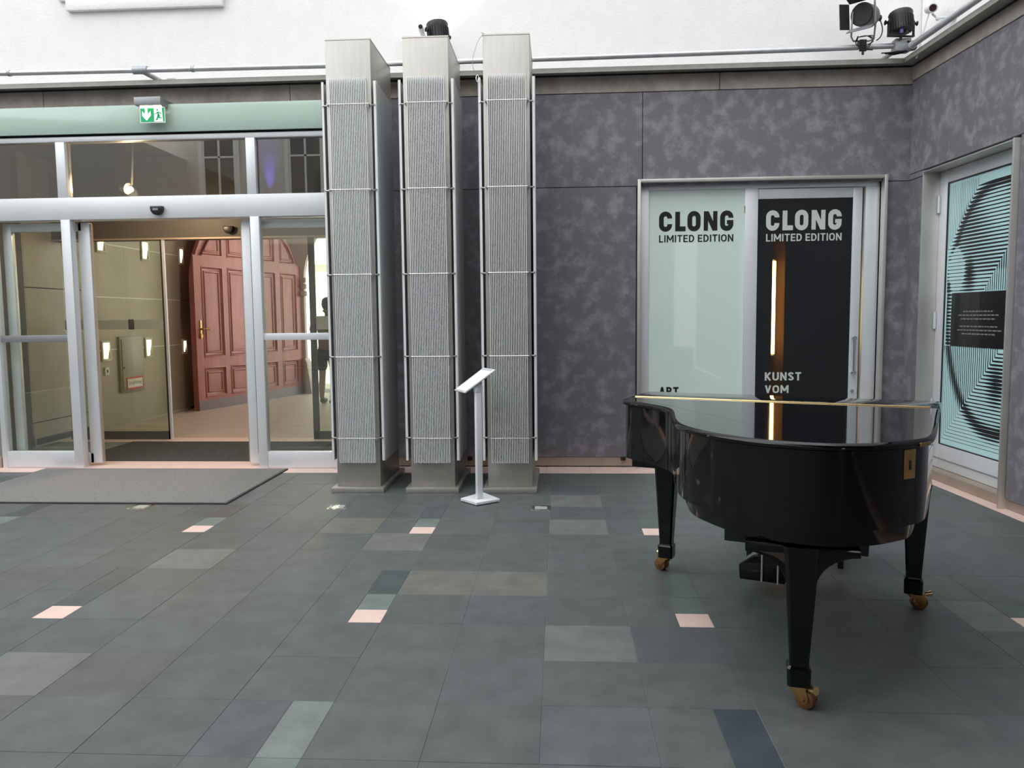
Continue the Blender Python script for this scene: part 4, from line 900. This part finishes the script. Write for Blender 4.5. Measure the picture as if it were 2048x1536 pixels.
d4b(d4, 'sky_blocker', 'dark_core', DS0 + 0.005, DS1 - 0.005, -0.30, -0.28, 0.0, DZ - 0.005)  # added board closing the opening so no bright sky leaks past the leaf
pane4 = d4b(lf4, 'print_pane', 'aqua_print', s0, s1, DP - 0.03, DP - 0.014, z0, z1)
bm = nb(); ring_frame(bm, s0, s1, z0, z1, 0.010, DP - 0.014, DP - 0.004, S4); build('gasket', bm, M['black'], lf4)
for z in (2.42, 1.40, 0.62):
    bm = nb(); tube(bm, [S4 @ Vector((DS0 + 0.028, DP + 0.012, z - 0.075)), S4 @ Vector((DS0 + 0.028, DP + 0.012, z + 0.075))], 0.012, 12); build('hinge', bm, M['alu'], lf4)
# line print: nested chevrons whose strokes swell along a plain oval
toP = lambda u, v, a: S4 @ Vector((s0 + u, DP - 0.014 + a, z0 + v)); PW, PH = s1 - s0, z1 - z0
def swell(u, v):
    x = (u - 0.76) / 0.74; y = (v - 1.20) / 1.03
    r = math.hypot(x, y); k = 0.0
    k = max(k, 1.05 - abs(r - 0.97) / 0.085)                        # plain oval outline
    if v > 1.5 and r < 1: k = max(k, 0.42 + 0.5 * math.sin(u * 7 + v * 3) * (v - 1.5))
    k = max(k, 1.1 - math.hypot((u - 0.36) / 0.13, (v - 1.50) / 0.26))  # dark patch
    k = max(k, 1.0 - math.hypot((u - 0.78) / 0.20, (v - 0.60) / 0.30))
    if r < 0.9: k = max(k, 0.22)
    if math.hypot((u - 0.17) / 0.12, (v - 1.52) / 0.2) < 1: k = 0.05
    return max(0.0, min(1.0, k))
quads = []
def stroke(p, q2, pitch):
    L = math.dist(p, q2); n = max(2, int(L / 0.03)); dxu, dyu = (q2[0] - p[0]) / L, (q2[1] - p[1]) / L
    prev = None
    for i in range(n + 1):
        f = i / n; u, v = p[0] + (q2[0] - p[0]) * f, p[1] + (q2[1] - p[1]) * f
        inside = 0.012 < u < PW - 0.012 and 0.012 < v < PH - 0.012
        wd = pitch * (0.06 + 0.45 * swell(u, v))
        c = ((u - dyu * wd, v + dxu * wd), (u + dyu * wd, v - dxu * wd)) if inside else None
        if prev and c: quads.append((prev[0], c[0], c[1], prev[1]))
        prev = c
pt = 0.030
for i in range(17):
    cu, cv = 0.44 - i * 0.026, PH - 0.10 - i * pt; stroke((cu, cv), (cu, PH), pt * 0.85)
for i in range(29):
    cu, cv = max(0.0, 0.44 - i * 0.026), PH - 0.10 - i * pt
    if cv < 1.345: break
    stroke((cu, cv), (PW - max(0.0, (PH - 0.5 - cv)) * 0.91, cv), pt)
for k in range(19):
    u, v = PW - k * 0.0273, PH - 0.5 - k * pt
    if v > 1.36: stroke((u, v), (u, 1.34), pt * 0.9)
for i in range(15): stroke((0.0, 1.32 - i * pt), (0.115, 1.32 - i * pt), pt)
for k in range(28):
    u, v = 0.03 + k * 0.029, 0.06 + k * pt
    if v > 0.86: break
    stroke((u, v), (u, 0.88), pt * 0.95); stroke((u, v), (PW, v), pt)
bm = nb()
for q in quads:
    bm.faces.new([bm.verts.new(toP(a, b, 0.0015)) for a, b in q])
build('line_print', bm, M['black'], pane4, recalc=False, smooth=0, kind='stuff')
bpn = bm = nb(); box(bm, s0 + 0.115, s1 - 0.06, DP - 0.014, DP - 0.010, z0 + 0.88, z0 + 1.335, S4); bpn = build('black_field', bm, M['black_film'], pane4)
bm = nb(); random.seed(3)
for r_ in range(7):
    if r_ == 3: continue
    wdt = (0.40, 0.54, 0.46, 0, 0.50, 0.56, 0.42)[r_]; v = 1.17 - r_ * 0.031; u = 0.50 - wdt / 2; 
    while u < 0.50 + wdt / 2:
        l = random.uniform(0.018, 0.055); bm.faces.new([bm.verts.new(toP(a, b, 0.0055)) for a, b in ((u, v), (u + l, v), (u + l, v + 0.011), (u, v + 0.011))]); u += l + 0.010
build('small_print', bm, M['grey_print'], bpn, recalc=False, smooth=0, kind='stuff')

# ================================================================== RECESSED FLOOR LAMPS, INFORMATION STAND
for (pa, pb, lab) in (((262, 1018.5), (300, 1010), 'square recessed floor lamp at the front edge of the grey door mat'), ((657, 1019), (695, 1009.5), 'square recessed floor lamp with bright rim before the leftmost steel column'), ((1060, 1021.5), (1103, 1011.5), 'square recessed floor lamp with dull rim before the right steel column')):
    a, b = onZ(*pa), onZ(*pb); cx, cy = (a.x + b.x) / 2, (a.y + b.y) / 2
    t = thing('floor_lamp', lab, 'floor lamp', (cx, cy, 0), group='recessed floor lamps before the columns'); h = 0.075
    bm = nb(); ring_frame(bm, -h, h, -h, h, 0.028, -0.004, 0.0035, Matrix(((1, 0, 0, 0), (0, 0, 1, 0), (0, 1, 0, 0), (0, 0, 0, 1)))); build('rim', bm, M['bolt'], t, bevel=0.001)
    bm = nb(); box(bm, -h + 0.028, h - 0.028, -h + 0.028, h - 0.028, -0.004, 0.002); build('lamp_glass', bm, M['light_glass'], t)
st = thing('information_stand', 'white metal information stand with tilted reading board before the right steel column', 'stand', (-0.655, 6.15, 0))
Ss = shift(st)
c = [onZ(921, 1000.5, 0.01), onZ(953, 1010, 0.01), onZ(1000, 1002, 0.01), onZ(966, 988, 0.01)]
bm = nb(); prism(bm, [(p.x, p.y) for p in c], 0.006, 0.028, lambda u, v, a: Ss @ Vector((u, v, a))); build('base_plate', bm, M['white_paint'], st, bevel=0.003)
bm = nb(); cm = sum(c, Vector()) / 4; prism(bm, [((p.x - cm.x) * 0.93 + cm.x, (p.y - cm.y) * 0.93 + cm.y) for p in c], 0.0, 0.006, lambda u, v, a: Ss @ Vector((u, v, a))); build('base_pad', bm, M['black'], st)
ba = math.atan2(c[2].y - c[1].y, c[2].x - c[1].x)
pb_ = onZ(958.5, 998, 0.028)
Rp = Ss @ Matrix.Translation((pb_.x, pb_.y + 0.01, 0)) @ Matrix.Rotation(ba, 4, 'Z')
bm = nb(); box(bm, -0.027, 0.027, -0.016, 0.016, 0.028, 0.90, Rp); build('post', bm, M['white_paint'], st, bevel=0.006)
bm = nb(); prism(bm, [(-0.03, 0.88), (0.03, 0.885), (0.034, 0.915), (0.015, 0.955), (-0.03, 0.92)], -0.02, 0.02, lambda u, v, a: Rp @ Vector((u, a, v))); build('tilt_joint', bm, M['white_paint'], st, bevel=0.003)
A, B, C_, D = onY(908, 780, 6.22), onY(929, 785, 6.02), onY(990.5, 739, 5.98), onY(967, 735, 6.20)
def board(bm, f0, f1, g0, g1, t0, t1):
    nrm = (B - A).cross(D - A).normalized()
    if nrm.z < 0: nrm = -nrm
    P = lambda f, g: (A.lerp(B, g)).lerp(D.lerp(C_, g), f)
    lo_ = [P(f, g) + nrm * t0 for f, g in ((f0, g0), (f1, g0), (f1, g1), (f0, g1))]; hi_ = [P(f, g) + nrm * t1 for f, g in ((f0, g0), (f1, g0), (f1, g1), (f0, g1))]
    l = [bm.verts.new(Ss @ p) for p in lo_]; h = [bm.verts.new(Ss @ p) for p in hi_]
    bm.faces.new(l[::-1]); bm.faces.new(h)
    for i in range(4): bm.faces.new((l[i], l[(i + 1) % 4], h[(i + 1) % 4], h[i]))
bm = nb(); board(bm, 0, 1, 0, 1, -0.012, 0.0); bd = build('reading_board', bm, M['white_paint'], st, bevel=0.002)
bm = nb(); board(bm, 0.07, 0.90, 0.08, 0.92, 0.0, 0.002); build('sheet', bm, M['white_gloss'], bd)
for f0, f1 in ((0.02, 0.055), (0.93, 0.975)):
    bm = nb(); board(bm, f0, f1, 0.10, 0.85, 0.0, 0.006); build('clip_bar', bm, M['alu'], bd)

# ================================================================== GRAND PIANO
HL = Vector((0.442, 4.371, 0)); PRZ = math.atan2(-0.3858, 0.9226); ZT = 1.015
piano = thing('grand_piano', 'glossy black grand piano with closed lid on brass casters', 'piano', tuple(HL), PRZ)
PV = lambda u, v, z: Vector((u, -v, z))
LID = [(-0.05, -0.34), (-0.052, -0.1), (-0.052, 0.07), (-0.042, 0.15), (0.003, 0.213), (0.104, 0.285), (0.22, 0.385), (0.295, 0.478), (0.345, 0.60), (0.405, 0.81), (0.46, 0.96), (0.52, 1.058), (0.60, 1.142), (0.685, 1.212), (0.81, 1.278),
       (0.945, 1.305), (1.08, 1.302), (1.19, 1.262), (1.29, 1.19), (1.37, 1.09), (1.42, 0.99), (1.445, 0.77), (1.475, 0.28), (1.50, -0.1), (1.515, -0.34)]
lid_out = catmull(LID, 5)
def inset(poly, d):
    n = len(poly); out = []
    for i in range(n):
        a = Vector(poly[i - 1]); p = Vector(poly[i]); b = Vector(poly[(i + 1) % n])
        d1 = (p - a); d2 = (b - p)
        if d1.length < 1e-6: d1 = d2
        if d2.length < 1e-6: d2 = d1
        n1 = Vector((-d1.y, d1.x)).normalized(); n2 = Vector((-d2.y, d2.x)).normalized(); m = (n1 + n2); m = m.normalized() if m.length > 1e-6 else n1
        out.append(tuple(p - m * min(d / max(0.35, m.dot(n1)), d * 1.6) * SGN))
    return out
area = sum(a[0] * b[1] - a[1] * b[0] for a, b in zip(lid_out, lid_out[1:] + lid_out[:1])) / 2
SGN = -1 if area > 0 else 1
def layered(name, polys, m, parent, smooth=50):
    """polys: list of (outline, z) with equal vertex counts -> closed skin"""
    bm = nb(); R = [[bm.verts.new(PV(u, v, z)) for u, v in pl] for pl, z in polys]
    n = len(R[0])
    for A_, B_ in zip(R, R[1:]):
        for i in range(n): bm.faces.new((A_[i], A_[(i + 1) % n], B_[(i + 1) % n], B_[i]))
    bm.faces.new(R[0][::-1]); top = bm.faces.new(R[-1])
    return build(name, bm, m, parent, smooth=smooth, topflat=True)
def lid_part(name, poly, m=None):
    return layered(name, [(inset(poly, 0.010), ZT - 0.026), (inset(poly, 0.002), ZT - 0.024), (poly, ZT - 0.017), (inset(poly, 0.003), ZT - 0.009), (inset(poly, 0.010), ZT - 0.003), (inset(poly, 0.016), ZT)], m or M['piano'], piano)
cut = [p for p in lid_out if p[1] >= 0.004]
main = [(-0.052, 0.002)] + cut + [(1.495, 0.002)]
front = [(-0.05, -0.34), (-0.052, -0.002), (1.495, -0.002), (1.515, -0.34)]
lid = lid_part('lid', main); lid_part('lid_flap', front)
bm = nb(); box(bm, -0.012, 1.452, -0.011, 0.011, ZT - 0.001, ZT + 0.0015); tube(bm, [(-0.012, 0, ZT + 0.0015), (1.452, 0, ZT + 0.0015)], 0.004, 8); build('lid_hinge', bm, M['brass_bright'], piano)
case_o = inset([(min(p[0], 1.487 - 0.013 * max(0.0, 0.6 - p[1])), max(p[1], -0.325)) for p in lid_out], 0.022)
layered('case', [(case_o, 0.698), (case_o, ZT - 0.030)], M['piano'], piano)
inner_o = inset(case_o, 0.045)
inner_o = [p for p in inner_o if p[1] > 0.36 and (p[0] > 0.30 or p[1] < 1.0)]
layered('inner_rim', [(inner_o, 0.628), (inner_o, 0.70)], M['piano'], piano)
bm = nb(); box(bm, 0.0, 1.34, -0.10, 0.30, 0.635, 0.70); build('keybed', bm, M['piano'], piano, bevel=0.004)
bm = nb()
for v0, v1, u0_, u1_, z0_, z1_ in ((0.93, 1.02, 0.68, 1.22, 0.545, 0.63), (0.80, 0.90, 0.74, 1.16, 0.53, 0.63), (0.45, 0.53, 0.45, 1.32, 0.55, 0.64)): box(bm, u0_, u1_, -v1, -v0, z0_, z1_)
build('frame_beam', bm, M['piano_soft'], piano, bevel=0.004)
def rim_at(poly, u):
    for (a, b), (c, d) in zip(poly, poly[1:]):
        if b > 0.8 and a > 1.0 and (a - u) * (c - u) <= 0: f = (u - a) / ((c - a) or 1); return (u, b + (d - b) * f), math.atan2(-(d - b), c - a)
pt_, an = rim_at(case_o, 1.345); X = Matrix.Translation(PV(pt_[0], pt_[1], 0)) @ Matrix.Rotation(an, 4, 'Z')
bm = nb(); box(bm, -0.032, 0.032, -0.004, 0.004, 0.872, 0.980, X); hb = build('lid_bracket', bm, M['brass'], piano, bevel=0.002)
bm = nb(); box(bm, -0.006, 0.006, -0.0055, 0.0055, 0.905, 0.940, X); build('keyhole', bm, M['black'], hb)
pt_, an = rim_at(lid_out, 1.395); X2 = Matrix.Translation(PV(pt_[0], pt_[1], 0)) @ Matrix.Rotation(an, 4, 'Z')
bm = nb(); box(bm, -0.035, 0.035, -0.003, 0.003, ZT - 0.026, ZT - 0.012, X2); build('lid_bracket', bm, M['brass'], piano, bevel=0.001)
def caster(parent, c, swing):
    X = Matrix.Translation(c) @ Matrix.Rotation(swing, 4, 'Z')      # local: axle along x, trails along +y
    bm = nb()
    for sx in (-0.031, 0.031): prism(bm, [(-0.028, 0.082), (0.040, 0.080), (0.052, 0.045), (0.048, 0.026), (0.030, 0.020), (0.010, 0.040)], sx - 0.004, sx + 0.004, lambda u, v, a: X @ Vector((a, u, v)))
    box(bm, -0.035, 0.035, -0.03, 0.042, 0.076, 0.084, X); build('caster_fork', bm, M['brass'], parent, bevel=0.002)
    bm = nb(); R_ = 0.034
    for sx in (-0.0135, 0.0135): tube(bm, [X @ Vector((sx + a, 0.032, R_)) for a in (-0.012, -0.010, 0.010, 0.012)], [R_ - 0.004, R_, R_, R_ - 0.004], 24)
    tube(bm, [X @ Vector((-0.042, 0.032, R_)), X @ Vector((0.042, 0.032, R_))], 0.007, 10)
    build('caster_wheel', bm, M['copper'], parent, smooth=50)
    bm = nb(); tube(bm, [X @ Vector((0.02, 0.050, 0.078)), X @ Vector((0.03, 0.078, 0.086))], [0.010, 0.016], 12); build('brake_knob', bm, M['brass_bright'], parent)
def pleg(u, v, ztop, flare=None, swing=0.0, rot=0.0):
    X = Matrix.Translation(PV(u, v, 0)) @ Matrix.Rotation(rot, 4, 'Z')
    lv = [(0.083, 0.041), (0.150, 0.043), (0.160, 0.036), (0.172, 0.0345), (ztop - 0.10, 0.056), (ztop - 0.04, 0.060), (ztop, 0.066)]
    bm = nb(); R = []
    for z, h in lv:
        c = h * 0.22; pts_ = [(-h + c, -h), (h - c, -h), (h, -h + c), (h, h - c), (h - c, h), (-h + c, h), (-h, h - c), (-h, -h + c)]
        R.append([bm.verts.new(X @ Vector((a, b, z))) for a, b in pts_])
    for A_, B_ in zip(R, R[1:]):
        for i in range(8): bm.faces.new((A_[i], A_[(i + 1) % 8], B_[(i + 1) % 8], B_[i]))
    bm.faces.new(R[0][::-1]); bm.faces.new(R[-1])
    lg = build('leg', bm, M['piano'], piano, smooth=30)
    if flare:
        w2, z0_, z1_ = flare
        pts_ = [(-0.05, z0_ - 0.03), (0.05, z0_ - 0.03)] + [(0.05 + (w2 - 0.05) * (1 - math.cos(a)), z0_ + (z1_ - z0_ - 0.03) * math.sin(a)) for a in [PI / 2 * i / 10 for i in range(11)]] + [(w2, z1_), (-w2, z1_)] + [(-0.05 - (w2 - 0.05) * (1 - math.cos(a)), z0_ + (z1_ - z0_ - 0.03) * math.sin(a)) for a in [PI / 2 * i / 10 for i in range(10, -1, -1)]]
        bm = nb(); prism(bm, pts_, -0.045, 0.045, lambda a, b, d: X @ Vector((a, d, b))); build('leg_bracket', bm, M['piano'], lg, bevel=0.003)
    else:
        bm = nb(); box(bm, -0.07, 0.048, -0.06, 0.06, ztop - 0.005, ztop + 0.03, X); build('leg_plate', bm, M['piano'], lg)
    caster(lg, PV(u, v, 0), swing)
    return lg
pleg(0.142, -0.115, 0.64, None, math.radians(70)); pleg(1.405, -0.05, 0.64, None, math.radians(-60))
pleg(0.995, 1.20, 0.62, (0.20, 0.46, 0.62), math.radians(-105), rot=math.radians(10))
# lyre with pedals
LU, LV = 0.735, 0.02
bm = nb(); prism(bm, [(-0.15, 0.075), (0.15, 0.075), (0.155, 0.15), (0.09, 0.20), (0.07, 0.215), (-0.07, 0.215), (-0.09, 0.20), (-0.155, 0.15)], -0.06, 0.06, lambda a, b, d: PV(LU + a, LV + d, b)); ly = build('pedal_lyre', bm, M['piano'], piano, bevel=0.006)
for du in (-0.05, 0.05):
    bm = nb(); tube(bm, [PV(LU + du, LV, 0.21), PV(LU + du, LV, 0.45), PV(LU + du * 1.6, LV, 0.64)], [0.018, 0.022, 0.026], 12); build('lyre_post', bm, M['piano'], ly)
for du in (-0.035, 0.045):
    bm = nb(); tube(bm, [PV(LU + du, LV + 0.07, 0.075), PV(LU + du, LV + 0.05, 0.64)], 0.006, 8); build('pedal_rod', bm, M['bolt'], ly)
for du in (-0.07, 0, 0.07):
    bm = nb(); box(bm, LU + du - 0.014, LU + du + 0.014, -(LV - 0.06), -(LV - 0.17), 0.06, 0.075); build('pedal', bm, M['brass_bright'], ly, bevel=0.005)
# bench
bl, brg = onZ(1499, 1112), onZ(1681, 1136)
bu = (brg - bl).normalized(); bl_len = (brg - bl).length
bench = thing('piano_bench', 'dark piano bench standing behind the grand piano, only its legs showing', 'bench', tuple(bl), math.atan2(bu.y, bu.x))
for x, y in ((0, 0), (bl_len, 0), (0, 0.28), (bl_len, 0.28)):
    bm = nb(); prism(bm, [(-0.015, -0.015), (0.015, -0.015), (0.015, 0.015), (-0.015, 0.015)], 0.0, 0.43, lambda u, v, a: Vector((x + u * (1 + a), y + v * (1 + a), a))); build('leg', bm, M['piano_soft'], bench)
bx('seat_rail', M['piano_soft'], bench, -0.03, bl_len + 0.03, -0.03, 0.31, 0.38, 0.44, bevel=0.004)
bx('seat', M['piano_soft'], bench, -0.05, bl_len + 0.05, -0.05, 0.33, 0.44, 0.50, bevel=0.02)

# ================================================================== PERSON AND CHAIR IN THE STREET ARCH
def skin(name, verts, edges, radii, m, parent, root=0, sub=2):
    me = bpy.data.meshes.new(name); me.from_pydata(verts, edges, []); o = bpy.data.objects.new(name, me); COL.objects.link(o)
    md = o.modifiers.new('skin', 'SKIN'); md.use_smooth_shade = True
    for i, v in enumerate(me.skin_vertices[0].data): r = radii[i]; v.radius = r if isinstance(r, tuple) else (r, r); v.use_root = (i == root)
    o.modifiers.new('sub', 'SUBSURF').levels = sub; o.modifiers['sub'].render_levels = sub
    dg = bpy.context.evaluated_depsgraph_get(); dg.update()
    m2 = bpy.data.meshes.new_from_object(o.evaluated_get(dg)); bpy.data.objects.remove(o, do_unlink=True)
    m2.materials.clear(); m2.materials.append(m)
    for p_ in m2.polygons: p_.use_smooth = True
    o2 = bpy.data.objects.new(name, m2); COL.objects.link(o2); o2.parent = parent
    return o2
pp = onZ(652, 808)
man = thing('person', 'person in short sleeves and dark shorts seen from behind, walking in the bright archway', 'person', (pp.x + 0.02, pp.y + 0.1, 0), math.radians(-8))
# facing +y (away); z up
V = [(0, 0, 0.93), (0, 0.0, 1.10), (0, 0.01, 1.28), (0, 0.0, 1.42), (0, 0.0, 1.50), (0, 0.02, 1.58), (0.012, 0.04, 1.70), (0.012, 0.035, 1.78),
     (-0.10, 0, 0.88), (-0.11, 0.02, 0.50), (-0.11, -0.02, 0.27), (-0.11, -0.03, 0.09), (-0.12, 0.10, 0.035),
     (0.10, 0, 0.88), (0.11, 0.08, 0.50), (0.11, -0.02, 0.28), (0.11, -0.12, 0.12), (0.12, -0.05, 0.035),
     (-0.20, 0, 1.42), (-0.275, -0.02, 1.16), (-0.26, 0.08, 0.93), (-0.26, 0.12, 0.83),
     (0.19, 0, 1.42), (0.25, -0.02, 1.16), (0.26, 0.08, 0.93), (0.26, 0.12, 0.83)]
E_ = [(0, 1), (1, 2), (2, 3), (3, 4), (4, 5), (5, 6), (6, 7), (0, 8), (8, 9), (9, 10), (10, 11), (11, 12), (0, 13), (13, 14), (14, 15), (15, 16), (16, 17), (3, 18), (18, 19), (19, 20), (20, 21), (3, 22), (22, 23), (23, 24), (24, 25)]
R_ = [(0.15, 0.11), (0.14, 0.10), (0.155, 0.105), (0.13, 0.09), 0.06, 0.055, (0.078, 0.098), (0.055, 0.07), 0.088, 0.06, 0.058, 0.038, 0.035, 0.088, 0.06, 0.058, 0.038, 0.035, 0.062, 0.042, 0.034, 0.035, 0.062, 0.042, 0.034, 0.035]
body = skin('body', V, E_, R_, M['skin'], man)
skin('shirt', [(0, 0, 0.90), (0, 0.0, 1.10), (0, 0.01, 1.28), (0, 0.0, 1.43), (0, 0, 1.49), (-0.20, 0, 1.43), (-0.26, -0.015, 1.22), (0.19, 0, 1.43), (0.235, -0.015, 1.22)], [(0, 1), (1, 2), (2, 3), (3, 4), (3, 5), (5, 6), (3, 7), (7, 8)],
     [(0.175, 0.13), (0.165, 0.122), (0.175, 0.125), (0.15, 0.11), 0.07, 0.085, 0.068, 0.085, 0.068], M['shirt'], man)
skin('shorts', [(0, 0, 0.95), (-0.10, 0, 0.86), (-0.11, 0.015, 0.55), (0.10, 0, 0.86), (0.11, 0.06, 0.55)], [(0, 1), (1, 2), (0, 3), (3, 4)], [(0.165, 0.125), 0.11, 0.09, 0.11, 0.09], M['shorts'], man)
bm = nb(); ball(bm, (0.012, 0.022, 1.755), 0.088, 0.105, 0.085); ball(bm, (0.012, -0.01, 1.71), 0.082, 0.075, 0.10)
for v in bm.verts:
    v.co += Vector((math.sin(v.co.z * 90), math.sin(v.co.x * 110), 0)) * 0.004
build('hair', bm, M['hair'], man)
bm = nb()
for sx in (-1, 1): ball(bm, (0.012 + sx * 0.082, 0.03, 1.69), 0.012, 0.02, 0.032)
ball(bm, (0.03, 0.142, 1.685), 0.014, 0.02, 0.022); ball(bm, (0.0, 0.12, 1.65), 0.03, 0.02, 0.012); build('face', bm, M['skin'], man)
for x, y, z in ((-0.12, 0.03, 0.0), (0.12, -0.12, 0.0)):
    bm = nb(); ball(bm, (x, y + 0.04, z + 0.045), 0.048, 0.13, 0.045); build('shoe', bm, M['shoe'], man)
ch = onZ(662, 800)
chair = thing('bar_chair', 'red seated chair with dark metal legs in the street beyond the person', 'chair', (ch.x + 0.15, ch.y + 0.5, 0), math.radians(20))
for x in (-0.2, 0.2):
    for y in (-0.2, 0.2):
        bm = nb(); tube(bm, [(x, y, 0), (x * 0.9, y * 0.9, 0.46 if y < 0 else 0.95)], 0.015, 8); build('leg', bm, M['black'], chair)
bx('seat', M['red'], chair, -0.21, 0.21, -0.21, 0.21, 0.46, 0.50, bevel=0.012)
bx('backrest', M['red'], chair, -0.20, 0.20, 0.16, 0.19, 0.62, 0.95, bevel=0.012)
